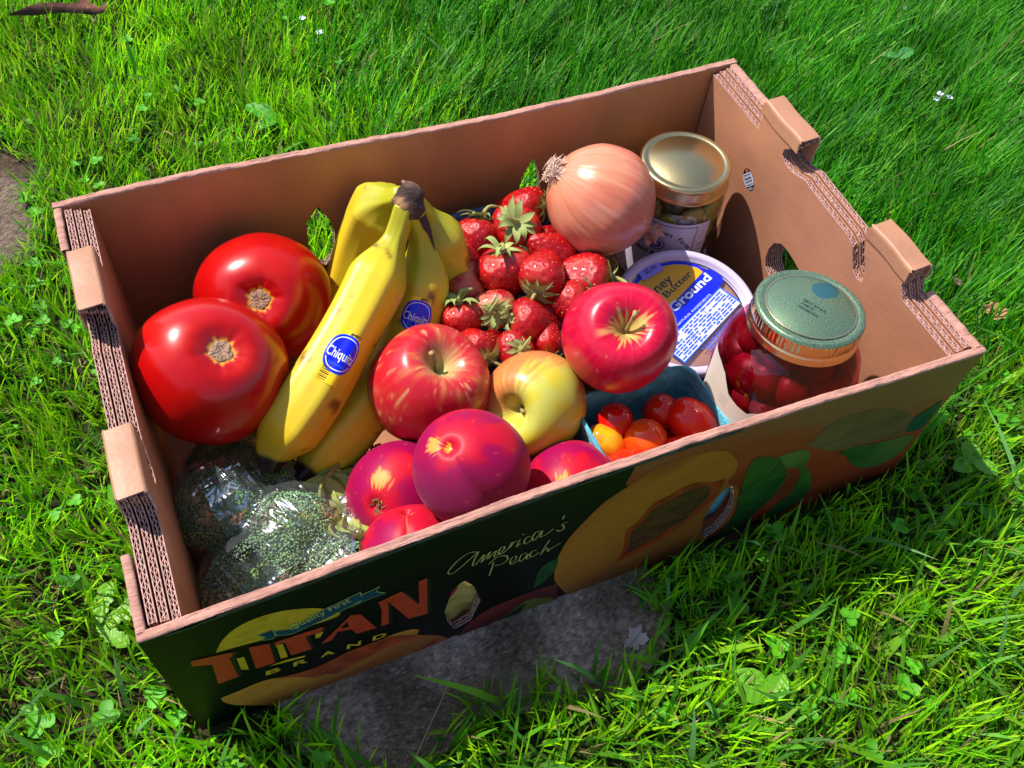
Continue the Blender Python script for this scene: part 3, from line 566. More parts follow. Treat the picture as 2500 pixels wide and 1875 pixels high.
art('printed_leaf', [smooth_poly(ART['sideleaf'], 3)], ink('mid_green', (.010, .05, .014), .5, 50), .0003)
art('printed_peach', [[smooth_poly(ART['half']), h2]], ART_INK, .0003, .0035, fn=fade([(.25, .055, .012), (.35, .125, .014), (.31, .105, .012), (.20, .062, .012)], -.9, 40, (1, .5), 12, .35, (.24, .12), .12), lab='halved yellow peach')
art('printed_peach_pit', [smooth_poly(ART['pith'])], ink('rust_red', (.22, .030, .008), .4, 90), .0004)
art('printed_peach_pit', [smooth_poly(ART['pit'])], mat('ink_pit_brown', (.060, .014, .004), .5, noise=(160, .85, (.35, 1, 2.2))), .0005)
art('printed_leaf', [smooth_poly(ART['ghost'])], ink('faded_brown', (.13, .075, .03), .25, 40), .0003)
art('printed_leaf', [smooth_poly(ART['lowfruit'])], ink('brick_red', (.22, .04, .015), .3, 40), .0003)
art('printed_leaf', [smooth_poly(ART['leafB'])], ART_INK, .0004, .003, fn=fade([(.09, .15, .03), (.035, .10, .014), (.012, .05, .01)], -1.2, 60, (1, 1), 15, .5, (.40, .10), .08))
art('printed_leaf', [smooth_poly(ART['leafA'])], ART_INK, .0005, .003, fn=fade([(.03, .085, .012), (.006, .048, .008), (.004, .025, .006)], -1.2, 60, (1, 1), 18, .5, (.39, .09), .08))
art('printed_leaf', [smooth_poly(ART['leafC'])], ART_INK, .0005, .003, fn=fade([(.012, .06, .012), (.04, .10, .02), (.09, .12, .03)], .6, 60, (1, 1), 21, .5, (.41, .09), .05))
art('printed_leaf', [smooth_poly(ART['leafD'])], ink('blue_green', (.008, .06, .03)), .0005)
mb = MB()       # leaf veins
for a, b, c in (((.352, .050), (.376, .093), .0005), ((.402, .0905), (.437, .0985), .0004), ((.372, .030), (.398, .075), .0004)):
    v, f = stroke([a, ((a[0] + b[0]) / 2 + .004, (a[1] + b[1]) / 2 - .003), b], c * 2); mb.add(np.column_stack([v, np.full(len(v), .0007)]), f)
mb.build('printed_leaf_vein', [ink('pale_green', (.07, .12, .04))], front, xf=xf_front)
# label block on the left
art('printed_sun', [smooth_poly(ART['sun'], 3)], yel, .0002)
art('printed_lettering', [ART['T'], ART['I'], ART['T2'], [[tuple(p) for p in ART['A']], [tuple(p) for p in ART['Ahole']]], ART['N']], mat('ink_orange_red', (.44, .035, .012), .42, noise=(200, .2), spec=.35), .0005, lab='large red word TITAN')
for k_ in ('T', 'I', 'T2', 'N'): art('printed_shadow', [[(p[0] + .0022, p[1] - .0012) for p in ART[k_]]], mat('ink_black', (.004, .005, .004), .4), .00035)
art('printed_accent', [ART['y1'], ART['y2'], ART['y3'], ART['line']], yel, .0005)
def grow(pts, d):
    q = pts if area(pts) > 0 else pts[::-1]; return inset(q, -d)
art('printed_ribbon_border', [grow(ART['band'], .0007), grow(ART['tailL'], .0006), grow(ART['tailR'], .0006)], ink('ribbon_border', (.30, .33, .08)), .0004)
art('printed_ribbon', [ART['band'], ART['tailL'], ART['tailR']], blu, .0005)
def lettering(items, m, lift, lab, par=front):
    mb = MB()
    for v, f in items: mb.add(np.column_stack([v, np.full(len(v), lift)]), f)
    o = mb.build('printed_lettering', [m], par, xf=xf_front); o['label'] = lab; return o
q0, q1 = [np.array(p) for p in ART['qf']]
lettering([fit_text('Quality First', q0 + (.002, .0008), q1 + (-.001, .0012), .0062, bold=.01)], ink('ribbon_lettering', (.34, .36, .12)), .0007, 'small words Quality First on the ribbon')
b0, b1 = [np.array(p) for p in ART['brand']]
its = []
for i, ch in enumerate('BRAND'):
    c = b0 + (b1 - b0) * i / 4.35; d = (b1 - b0) / np.linalg.norm(b1 - b0)
    its.append(fit_text(ch, c, c + d * .0085, .0060, bold=.03))
lettering(its, yel, .0006, 'spaced yellow word BRAND')
lettering([stroke(s, .0010, 12 + 6 * len(s)) for s in ART['script']], ink('gold_script', (.36, .31, .10)), .0005, "handwritten words America's Peach")
art('printed_peach_slices', [smooth_poly(ART['slices'], 3)], ART_INK, .0002, .003, fn=fade([(.50, .22, .030), (.45, .17, .025), (.34, .09, .020)], -1.35, 30, (2, .4), 24, .5, (.08, .06), .06))
art('printed_slice_streak', [smooth_poly(ART['red1'], 3), smooth_poly(ART['red2'], 3), smooth_poly(ART['red3'], 3)], ink('streak_red', (.30, .045, .014), .5, 70), .0003)
# oval fruit sticker on the inside of the right wall
def to_wall(c, u, w): # c=(y,z)
    return lambda v: np.column_stack([.4840 - .00015 - v[:, 2], c[0] + v[:, 0] * u[0] + v[:, 1] * w[0], c[1] + v[:, 0] * u[1] + v[:, 1] * w[1]])
mb = MB(); v, f = poly(oval(.0088, .0065, 30)); mb.add(np.column_stack([v, np.full(len(v), .0)]), f, 0)
v, f = poly([p for p in oval(.0086, .0063, 60) if -.0052 < p[0] < .0052]); mb.add(np.column_stack([v, np.full(len(v), .0002)]), f, 1)
for i, w in enumerate((.8, .4, 1.1, .5, .9, .4, .7)):
    x = -.0042 + i * .0013; v, f = poly([(x, -.005), (x + w * .0006, -.005), (x + w * .0006, .005), (x, .005)]); mb.add(np.column_stack([v, np.full(len(v), .0004)]), f, 2)
v, f = text2d('4403', .0022, align='CENTER'); mb.add(np.column_stack([-v[:, 1] + .0082, v[:, 0], np.full(len(v), .0004)]), f, 1)
v, f = poly(oval(.0014, .0014, 12, c=(-.0066, .001))); mb.add(np.column_stack([v, np.full(len(v), .0003)]), f, 3)
st = mb.build('fruit_sticker', [mat('sticker_black', (.01, .01, .02), .3), mat('sticker_white', (.55, .58, .75), .3), MATS['sticker_black'], mat('sticker_orange', (.6, .12, .02), .3)], box, xf=to_wall((.2222, .1025), (-.80, -.60), (-.6, .8)))
st['label'] = 'small black and white oval sticker numbered 4403'

# ------------------------------------------------------------------ fruit
def axis_frame(axis):
    return np.array(Vector(axis).normalized().to_track_quat('Z', 'Y').to_matrix())
def tdir(axis, d):
    """local direction of a world direction for an object placed with place(o, c, axis, 0)"""
    return axis_frame(axis).T @ (np.array(d) / np.linalg.norm(d))
VIEW = np.array((-.12, -.60, .79))

# --- big beefsteak tomatoes
TOM = mat('tomato_skin', attr=True, rough=.28, spec=.42, coat=.12, sss=.0, bump=(40, .03))
def tomato(c, R, axis, spin, lab, seed):
    prof = [(0, .785), (.08, .79), (.15, .800), (.24, .84), (.42, .865), (.68, .72), (.92, .38), (1.0, -.02), (.93, -.42), (.70, -.70), (.40, -.82), (.16, -.82), (0, -.80)]
    prof = [(r * R, z * R) for r, z in prof]
    def warp(r, z, th, t):
        w = (.010 * np.sin(3 * th + seed) + .006 * np.sin(5 * th + 2 * seed) + .003 * np.sin(8 * th + seed)) * np.sin(np.pi * t) + .024 * np.cos(2 * th + seed) * np.sin(np.pi * t) + .006 * np.sin(3 * th + 1 + seed) * np.sin(np.pi * t)
        dz = -.012 * R * np.exp(-((t - .22) / .12) ** 2) * np.maximum(0, np.sin(5 * th + seed)) ** 2
        return r * (1 + w), z + dz
    v, f, t, T = body(prof, 56, 96, warp)
    n = fbm(v, 60, seed); col = mix((.42, .001, .0015), (.47, .005, .002), sm(.45, .7, n))
    rr = np.hypot(v[:, 0], v[:, 1]) / R; topm = v[:, 2] > 0
    a = np.arctan2(v[:, 1], v[:, 0]); ring = .150 + .006 * np.sin(5 * a + seed) + .012 * np.sin(9 * a) + .010 * np.sin(14 * a + 2)
    k = topm * sm(ring + .045, ring + .005, rr) * .85; col = mix(col, (.75, .33, .03), k)
    sp = (vnoise(v, 900, seed + 5) > .985) * 1.0; col = mix(col, (.75, .30, .10), sp * .5)
    root = thing('tomato', lab, 'tomato', group='tomatoes in the back left of the box')
    make('fruit_body', v, f, TOM, root, colors=col)
    # corky stem scar
    k = 40; V = [(0, 0, .800 * R)]; F = []
    for i, q in enumerate((.05, .09, .125, .145)):
        for j in range(k):
            th = j * 2 * math.pi / k; rad = q * (1 + .05 * math.sin(5 * th + seed) + .06 * math.sin(9 * th) + .05 * math.sin(3 * th + 1)) * R
            V.append((rad * math.cos(th), rad * math.sin(th), .800 * R + R * (.008 if i in (1, 2) else .000 if i == 3 else -.002) + .0011 * (float(vnoise(np.array([[i, j * .6, seed]]), 1.7)[0]) - .5)))
    F = [(0, 1 + j, 1 + (j + 1) % k) for j in range(k)] + [(1 + i * k + j, 1 + (i + 1) * k + j, 1 + (i + 1) * k + (j + 1) % k, 1 + i * k + (j + 1) % k) for i in range(3) for j in range(k)]
    make('stem_scar', V, F, mat('corky_scar', (.38, .22, .14), .8, noise=(500, .4), bump=(700, .9)), root)
    place(root, c, axis, spin); return root
tomato((.064, .176, .107), .0460, (.244, -.386, .89), .4, 'large red tomato in front, leaning on the left side of the box', 3)
tomato((.111, .249, .077), .0460, (-.148, -.659, .738), 1.9, 'large red tomato behind, against the back panel of the box', 11)

# --- apples
APP = mat('apple_skin', attr=True, rough=.30, spec=.38, coat=.12, bump=(30, .03))
APROF = [(0, .52), (.05, .53), (.12, .62), (.24, .79), (.42, .91), (.64, .88), (.86, .62), (1.0, .15), (.97, -.25), (.82, -.62), (.58, -.84), (.36, -.90), (.20, -.83), (.08, -.74), (0, -.72)]
def apple(c, R, axis, spin, lab, colf, stemlen, seed, flip=1):
    def warp(r, z, th, t):
        lobes = .035 * np.sin(5 * th + seed) * sm(.45, 1, t) + .022 * np.cos(2 * th + seed) * np.sin(np.pi * t) + .018 * np.sin(3 * th + 2 * seed) * np.sin(np.pi * t)
        return r * (1 + lobes), z + .05 * R * np.cos(th + seed) * np.exp(-((t - .25) / .14) ** 2)
    v, f, t, T = body([(r * R, z * R) for r, z in APROF], 84, 128, warp)
    root = thing('apple', lab, 'apple', group='apples in the middle of the box')
    make('fruit_body', v, f, APP, root, colors=colf(v / R, t, np.arctan2(v[:, 1], v[:, 0]), seed))
    s = np.linspace(0, 1, 8)[:, None]; P = np.array([[0, 0, .5 * R]]) + s * np.array([[.10 * R, .02 * R, stemlen * R]]) + (s ** 2) * np.array([[.12 * R, .05 * R, 0]])
    vv, ff = tube(P, np.linspace(.0011, .0014, 8) + np.where(np.arange(8) == 7, .0006, 0), 8)
    make('stem', vv, ff, mat('apple_stem', (.30, .22, .07), .75, noise=(400, .4)), root)
    place(root, c, axis, spin); return root
def streaks(v, a, seed, f=24, tf=2.2):
    el = np.arctan2(v[:, 2], np.hypot(v[:, 0], v[:, 1]))
    return fbm(np.stack([np.cos(a) * f / 6, np.sin(a) * f / 6, el * tf / 3], 1), 3.0, seed, 4)
def colL(v, t, a, seed):
    s = streaks(v, a, seed, 14, 3.5); s2 = streaks(v, a, seed + 9, 40, 4); big = fbm(v, 1.6, seed + 2)
    c = mix((.48, .03, .03), (.56, .20, .055), sm(.48, .72, s) * .65); c = mix(c, (.48, .006, .02), sm(.42, .62, big) * .8)
    c = mix(c, (.62, .40, .16), sm(.66, .78, s2) * .6)
    cav = sm(.30, .10, t + .12 * (s - .5) + .10 * (s2 - .5)); c = mix(c, (.50, .46, .17), cav)
    c = mix(c, (.34, .34, .10), sm(.10, .03, t) * .7); sp = vnoise(v, 30, seed + 4) > .90; c = mix(c, (.66, .36, .2), sp * .4)
    return c
def colR(v, t, a, seed):
    s = streaks(v, a, seed, 18); s2 = streaks(v, a, seed + 9, 50)
    c = mix((.47, .001, .030), (.55, .006, .035), sm(.4, .6, s2))
    star = sm(.235, .185, t + .30 * (s - .5) - .05 * np.maximum(0, np.cos(a * 2.5 + 1)) ** 3); c = mix(c, (.52, .43, .12), star * (.55 + .45 * sm(.3, .7, s2)))
    ray = sm(.17, .05, np.abs(((a - 2.4 + math.pi) % (2 * math.pi)) - math.pi)) * sm(.36, .30, t); c = mix(c, (.62, .30, .10), ray * .75)
    c = mix(c, (.36, .30, .07), sm(.08, .02, t)); sp = vnoise(v, 32, seed + 4) > .93; return mix(c, (.68, .22, .14), sp * .45)
LY = tdir((-.8525, -.12, .509), (.75, -.05, .75)); LY2 = tdir((-.8525, -.12, .509), (.1, .85, .5))
def colY(v, t, a, seed):
    s = streaks(v, a, seed, 26); n = v / np.linalg.norm(v, axis=1)[:, None]; big = fbm(v, 2.0, seed)
    c = mix((.56, .48, .035), (.50, .50, .09), sm(.4, .6, big)); bl = n @ LY2 + .8 * (s - .5) + .3 * (big - .5)
    c = mix(c, (.58, .12, .05), sm(.05, .60, bl) * .85); bl2 = n @ np.array(tdir((-.8525, -.12, .509), (.95, -.25, -.15))) + .5 * (s - .5); c = mix(c, (.58, .16, .05), sm(.45, .85, bl2) * .8)
    c = mix(c, (.40, .42, .12), sm(.16, .05, t)); sp = vnoise(v, 26, seed + 4) > .94; return mix(c, (.30, .22, .08), sp * .3)
apple((.192, .137, .080), .0392, (.20, -.20, .93), 1.2, 'red apple streaked with yellow, lying over the lower ends of the bananas', colL, .42, 5)
apple((.257, .107, .070), .0342, (-.76, -.36, .50), .3, 'yellow apple with a red blush, lying on its side between the other two', colY, .30, 21)
apple((.3135, .1105, .112), .0366, (-.138, -.433, .89), .9, 'crimson apple with a yellow star round its stem, beside the peanut butter tub', colR, .55, 33)

# --- peaches and nectarines
PEA = mat('peach_skin', attr=True, rough=.45, spec=.18, sheen=.07, sheen_col=(.75, .55, .85), bump=(1400, .05))
PPROF = [(0, .875), (.04, .88), (.08, .91), (.14, .955), (.26, .965), (.50, .865), (.76, .64), (.94, .36), (1.0, -.02), (.94, -.38), (.74, -.70), (.44, -.90), (.18, -.98), (.05, -1.0), (0, -1.0)]
def peach(c, R, axis, spin, lab, seed, sut=0.0, fuzz=.5, stem=False, glow=((1, 0, .6), .3)):
    def warp(r, z, th, t):
        d = np.abs(((th - sut + math.pi) % (2 * math.pi)) - math.pi); g = np.exp(-(d / .035) ** 2) * .050 + np.exp(-(d / .18) ** 2) * .080
        e = np.sin(np.pi * np.clip(t, 0, 1)) ** .6
        side = (.030 * np.sin(th - sut) - .045 * np.tanh((((th - sut + math.pi) % (2 * math.pi)) - math.pi) / .10) * np.exp(-(d / .5) ** 2)) * e            # one cheek stands higher than the other
        return r * (1 - g * e + side + .012 * np.sin(3 * th + seed) * e), z
    v, f, t, T = body([(r * R, z * R) for r, z in PPROF], 72, 144, warp)
    u = v / R; a = np.arctan2(v[:, 1], v[:, 0]); n = u / np.linalg.norm(u, axis=1)[:, None]
    big = fbm(u, 1.8, seed); fine = .5 * fbm(u, 14, seed + 3, 3) + .5 * vnoise(u, 42, seed + 5)
    c_ = mix((.36, .0008, .030), (.27, .0008, .055), sm(.4, .65, big)); c_ = mix(c_, (.50, .006, .018), sm(.55, .35, big) * .7)
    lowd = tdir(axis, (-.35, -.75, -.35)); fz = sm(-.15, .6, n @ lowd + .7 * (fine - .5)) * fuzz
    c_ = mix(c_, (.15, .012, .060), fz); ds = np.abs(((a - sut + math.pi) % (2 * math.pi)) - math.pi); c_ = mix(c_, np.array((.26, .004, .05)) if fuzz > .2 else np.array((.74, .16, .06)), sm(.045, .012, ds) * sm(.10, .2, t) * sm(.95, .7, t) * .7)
    gd, gw = glow; gd = tdir(axis, gd); s = streaks(u, a, seed + 1, 20, 5)
    y = sm(.175, .145, t + .20 * (s - .5)) * sm(-.1, .5, np.cos(a - math.atan2(gd[1], gd[0]))); c_ = mix(c_, (.80, .34, .04), y)
    gg = np.linalg.norm(n - gd / np.linalg.norm(gd), axis=1); c_ = mix(c_, (.78, .30, .05), sm(gw * .85, gw * .60, gg + .30 * (s - .5)) * .85)
    c_ = mix(c_, (.62, .44, .16), sm(.035, .015, t))
    dots = vnoise(u, 34, seed + 21); c_ = mix(c_, (.52, .10, .06), (dots > .90) * .30); c_ = mix(c_, (.16, .01, .03), sm(.70, .85, fbm(u, 7, seed + 31)) * .35)
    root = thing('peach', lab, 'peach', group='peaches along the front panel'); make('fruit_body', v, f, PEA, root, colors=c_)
    if stem:
        mb = MB(); r_ = np.random.default_rng(seed)
        for k in range(16):
            th = r_.uniform(0, 6.28); q = r_.uniform(.6, 1.3); P = [(0.02 * R * math.cos(th), .02 * R * math.sin(th), .76 * R), (.10 * q * R * math.cos(th), .10 * q * R * math.sin(th), (.90 + .05 * q) * R), (.17 * q * R * math.cos(th + .5), .17 * q * R * math.sin(th + .5), (.92 + .05 * r_.uniform(-1, 1)) * R)]
            vv, ff = tube(catmull(P, 5), [.0009, .0008, .0006, .0004, .0002], 4); mb.add(vv, ff)
        vv, ff = tube([(0, 0, .78 * R), (.02 * R, 0, .88 * R), (.05 * R, .02 * R, .97 * R)], [.0022, .0018, .0008], 7); mb.add(vv, ff)
        mb.build('stem_remnant', [mat('dry_brown_stem', (.20, .085, .04), .85, noise=(500, .6))], root)
    else:
        vv, ff = tube([(0, 0, .80 * R), (0, 0, .862 * R)], [.0017, .0012], 9); make('stem_remnant', vv, ff, mat('pale_stem_end', (.42, .30, .14), .8, noise=(700, .5)), root)
    place(root, c, axis, 0); return root
def sut_for(axis, wd):
    d = tdir(axis, wd); return math.atan2(d[1], d[0])
a_ = (-.388, .010, .92)
peach((.190, .059, .100), .0350, a_, 0, 'largest peach, dusky red with a curved crease, standing above the front rim', 4, sut_for(a_, (.25, -.8, -.3)), .85, glow=((-.62, .20, .80), .18))
a_ = (-.56, -.463, .687)
peach((.152, .084, .050), .0338, a_, 0, 'smooth pink peach with a dark stem pit, beside the wrapped broccoli', 9, sut_for(a_, (-.15, -.75, -.6)), .05, True, glow=((-.30, -.10, .95), .22))
a_ = (.1, .55, .83)
peach((.1455, .0375, .0535), .0328, a_, 0, 'lowest peach, half hidden behind the front rim, with a pale crease', 15, sut_for(a_, (-.25, -.80, .4)), .1, glow=((-.05, -.60, .80), .10))
a_ = (-.50, -.35, .79)
peach((.257, .0455, .052), .0325, a_, 0, 'purple peach with a dry stem tuft, between the yellow apple and the front rim', 27, sut_for(a_, (.3, -.8, -.4)), .6, True, glow=((-.36, -.13, .92), .2))

# --- onion
def onion(c, R, axis, lab):
    prof = [(0, 1.02), (.10, 1.02), (.17, .97), (.30, .93), (.55, .80), (.85, .48), (1.0, .05), (.98, -.25), (.82, -.60), (.55, -.86), (.28, -1.0), (.12, -1.10), (.05, -1.18), (0, -1.2)]
    v, f, t, T = body([(r * R, z * R) for r, z in prof], 72, 144, lambda r, z, th, t: (r * (1 + .010 * np.sin(4 * th) + .004 * np.sin(17 * th) + .003 * np.sin(41 * th)), z))
    a = np.arctan2(v[:, 1], v[:, 0]); u = v / R; s = streaks(u, a, 3, 60, .8); s2 = streaks(u, a, 13, 16, 1.5); b = fbm(u, 1.5, 8)
    c_ = mix((.58, .22, .125), (.56, .155, .095), sm(.4, .65, b)); c_ = mix(c_, (.70, .36, .25), sm(.52, .78, s) * .30); c_ = mix(c_, (.52, .12, .06), sm(.55, .80, s2) * .35)
    c_ = mix(c_, (.50, .10, .06), sm(.62, .80, t) * .6); c_ = mix(c_, (.58, .36, .20), sm(.12, .04, t))
    for k in range(7):     # thin brown veins running pole to pole
        th0 = k * .9 + .3; d = np.abs(((a - th0 - .12 * np.sin(t * 6 + k) + math.pi) % (2 * math.pi)) - math.pi); c_ = mix(c_, (.40, .13, .05), sm(.022, .008, d) * .6)
    root = thing('onion', lab, 'onion')
    make('bulb', v, f, mat('onion_skin', attr=True, rough=.28, spec=.45, coat=.12, bump=(60, .10, (1, 1, .2))), root, colors=c_)
    r_ = np.random.default_rng(2); mb = MB()
    for k in range(90):
        th = r_.uniform(0, 6.28); q = r_.uniform(.02, .16); h = r_.uniform(.04, .14); th2 = th + r_.uniform(-1.4, 1.4)
        P = [(q * R * math.cos(th), q * R * math.sin(th), .98 * R), (q * 1.4 * R * math.cos(th), q * 1.4 * R * math.sin(th), (1.02 + h) * R), ((q * 1.6 + r_.uniform(.02, .14)) * R * math.cos(th2), (q * 1.6 + r_.uniform(.02, .14)) * R * math.sin(th2), (1.0 + h * r_.uniform(.2, 1.1)) * R)]
        vv, ff = tube(catmull(P, 6), [.0005, .0005, .0004, .0004, .0003, .0002], 4, cap=False); mb.add(vv, ff)
    mb.build('dry_roots', [mat('onion_roots', (.58, .40, .30), .8, noise=(600, .4))], root, kind='stuff')
    # loose papery flakes near the roots and the dry neck at the other end
    mb = MB()
    for k in range(5):
        th = k * 1.26 + .3; n_ = 6
        P = np.array([[(.16 + .055 * i) * R * math.cos(th + .05 * i * (k % 3 - 1)), (.16 + .055 * i) * R * math.sin(th + .05 * i * (k % 3 - 1)), (1.00 - .016 * i * i + .03 * (i == 0)) * R] for i in range(n_)])
        sd_ = np.array([-math.sin(th), math.cos(th), 0]) * R; w = np.array([.10, .12, .11, .10, .06, .01])[:, None]
        mb.add(np.vstack([P + sd_ * w, P - sd_ * w]), [(i, i + 1, n_ + i + 1, n_ + i) for i in range(n_ - 1)])
    mb.build('loose_skin', [mat('papery_skin', (.66, .38, .28), .5, noise=(120, .25), translucent=.3)], root, smooth=True)
    mb = MB()
    n_ = 9
    for k in range(5):
        th = k * 1.3; P = catmull([(.03 * R * math.cos(th), .03 * R * math.sin(th), -1.08 * R), (.08 * R * math.cos(th), .08 * R * math.sin(th), -1.22 * R), (.16 * R * math.cos(th + .4), .16 * R * math.sin(th + .4), (-1.34 - .05 * (k % 2)) * R)], n_)
        sd_ = np.array([-math.sin(th), math.cos(th), .2]) * R; w = np.array([.07 + .05 * math.sin(i * .9 + k) + .01 * i for i in range(n_)])[:, None]
        mb.add(np.vstack([P + sd_ * w, P - sd_ * w]), [(i, i + 1, n_ + i + 1, n_ + i) for i in range(n_ - 1)])
    mb.build('dry_neck', [mat('dry_neck_skin', (.48, .24, .17), .6, noise=(200, .4), bump=(300, .6))], root, smooth=True)
    place(root, c, axis, .5)
onion((.356, .228, .115), .0400, (-.72, .42, .50), 'large brown-pink onion with dry roots, resting on the strawberries beside the pickle jar')

# --- bananas: one bunch, four fingers
def banana_surface(P, rad, spin, n=90, k=30):
    C = catmull(P, n); s = np.concatenate([[0], np.cumsum(np.linalg.norm(np.diff(C, axis=0), axis=1))]); L = s[-1]; s /= L
    # s = 0 at the tip, 1 at the crown
    r = rad * (.30 + .70 * sm(0, .20, s + .03)) * (1 - .62 * sm(.72, .90, s)) * (1 + .03 * np.sin(s * 9))
    th = np.arange(k) * 2 * math.pi / k
    return C, s, r, L, lambda th: 1 + .058 * np.cos(5 * (th - spin)) + .022 * np.cos(10 * (th - spin))
def banana(parent, P, rad, spin, seed):
    n, k = 100, 40; C, s, r, L, shp = banana_surface(P, rad, spin, n, k)
    v, f = tube(C, r, k, True, shp); t = np.append(np.repeat(s, k), []); th = np.tile(np.arange(k) * 2 * math.pi / k, n)
    b = fbm(v, 26, seed); b2 = fbm(v, 90, seed + 2); ridge = np.cos(5 * (th - spin))
    c = mix((.68, .47, .012), (.60, .46, .022), sm(.4, .65, b)); c = mix(c, (.60, .41, .04), sm(.7, 1, ridge) * .35)
    gr = sm(.70, .88, t + .15 * (b - .5)) * .8 + sm(.14, .04, t + .10 * (b - .5)) * .6; c = mix(c, (.30, .32, .012), np.clip(gr, 0, 1))
    c = mix(c, (.55, .20, .02), sm(.68, .8, b) * .25)
    sp = sm(.73, .80, fbm(v * (1, 1, 1), 85, seed + 5, 2)); c = mix(c, (.13, .05, .015), sp * .85)
    sp2 = sm(.935, .955, vnoise(v, 330, seed + 6)); c = mix(c, (.2, .09, .02), sp2 * .6)
    tip = sm(.055, .038, t + .02 * (b2 - .5)); c = mix(c, (.018, .010, .010), tip)
    o = make('banana', v, f, mat('banana_peel', attr=True, rough=.40, spec=.4, bump=(120, .06), bump2=(14, .10)), parent, colors=c)
    return o, (C, s, r, L, shp)
def on_banana(S, s0, dirw, lift):
    C, s, r, L, shp = S; T, A, B = frames(C)
    def fn(v):        # v: across, along, layer
        sv = np.clip(s0 + v[:, 1] / L, 0, 1); i = sv * (len(s) - 1)
        idx = np.interp(sv, s, np.arange(len(s))); lo = np.clip(idx.astype(int), 0, len(s) - 2); w = (idx - lo)[:, None]
        g = lambda X: X[lo] * (1 - w) + X[lo + 1] * w
        j = int(np.interp(s0, s, np.arange(len(s)))); ang0 = math.atan2(np.dot(dirw, B[j]), np.dot(dirw, A[j]))
        rr = r[lo] * (1 - w[:, 0]) + r[lo + 1] * w[:, 0]; th = ang0 + v[:, 0] / rr
        R_ = rr * shp(th) + lift + v[:, 2]
        return g(C) + (g(A) * np.cos(th)[:, None] + g(B) * np.sin(th)[:, None]) * R_[:, None]
    return fn
bunch = thing('banana_bunch', 'bunch of four yellow bananas with a brown crown, leaning against the tomatoes', 'bananas')
PA = [(.0793, .1199, .067), (.0900, .1300, .078), (.1200, .1481, .096), (.1588, .1811, .114), (.1866, .2069, .130), (.2000, .2188, .142), (.2080, .2250, .156)]
PB = [(.0960, .1150, .050), (.1145, .1260, .054), (.1430, .1430, .060), (.1830, .1750, .072), (.2110, .2060, .100), (.2160, .2190, .132), (.2120, .2245, .154)]
PC = [(.1966, .1763, .022), (.2194, .1949, .042), (.2340, .2125, .072), (.2350, .2250, .105), (.2260, .2310, .133), (.2150, .2280, .154)]
PD = [(.1620, .2480, .026), (.1750, .2600, .052), (.1900, .2680, .090), (.2030, .2620, .124), (.2115, .2400, .150)]
bA, SA = banana(bunch, PA, .0193, .7, 1); bB, SB = banana(bunch, PB, .0192, .3, 7); bC, SC = banana(bunch, PC, .0172, .1, 13); bD, SD = banana(bunch, PD, .0200, .9, 19)
bA['label'] = 'front banana with a complete oval sticker'; bB['label'] = 'second banana with a sticker half hidden by the apple'
# crown
mb = MB()
rr = np.random.default_rng(5)
cv = []
K = 18
cr = [((.2085, .2225, .149), .0075), ((.2110, .2258, .156), .0100), ((.2120, .2280, .162), .0082), ((.2110, .2300, .167), .0050), ((.2090, .2310, .172), .0012)]
P = np.array([c[0] for c in cr]); v, f = tube(catmull(P, 14), np.interp(np.linspace(0, 4, 14), range(5), [c[1] for c in cr]), K)
v = v + (fbm(v, 170, 3)[:, None] - .5) * .010 * np.array([1, -.6, .6])
c = mix((.30, .15, .06), (.035, .014, .010), sm(.36, .52, fbm(v, 90, 12))); c = mix(c, (.48, .28, .22), sm(.168, .175, v[:, 2]) * .8)
make('crown', v, f, mat('banana_crown', attr=True, rough=.75, bump=(300, .6)), bunch, colors=c)
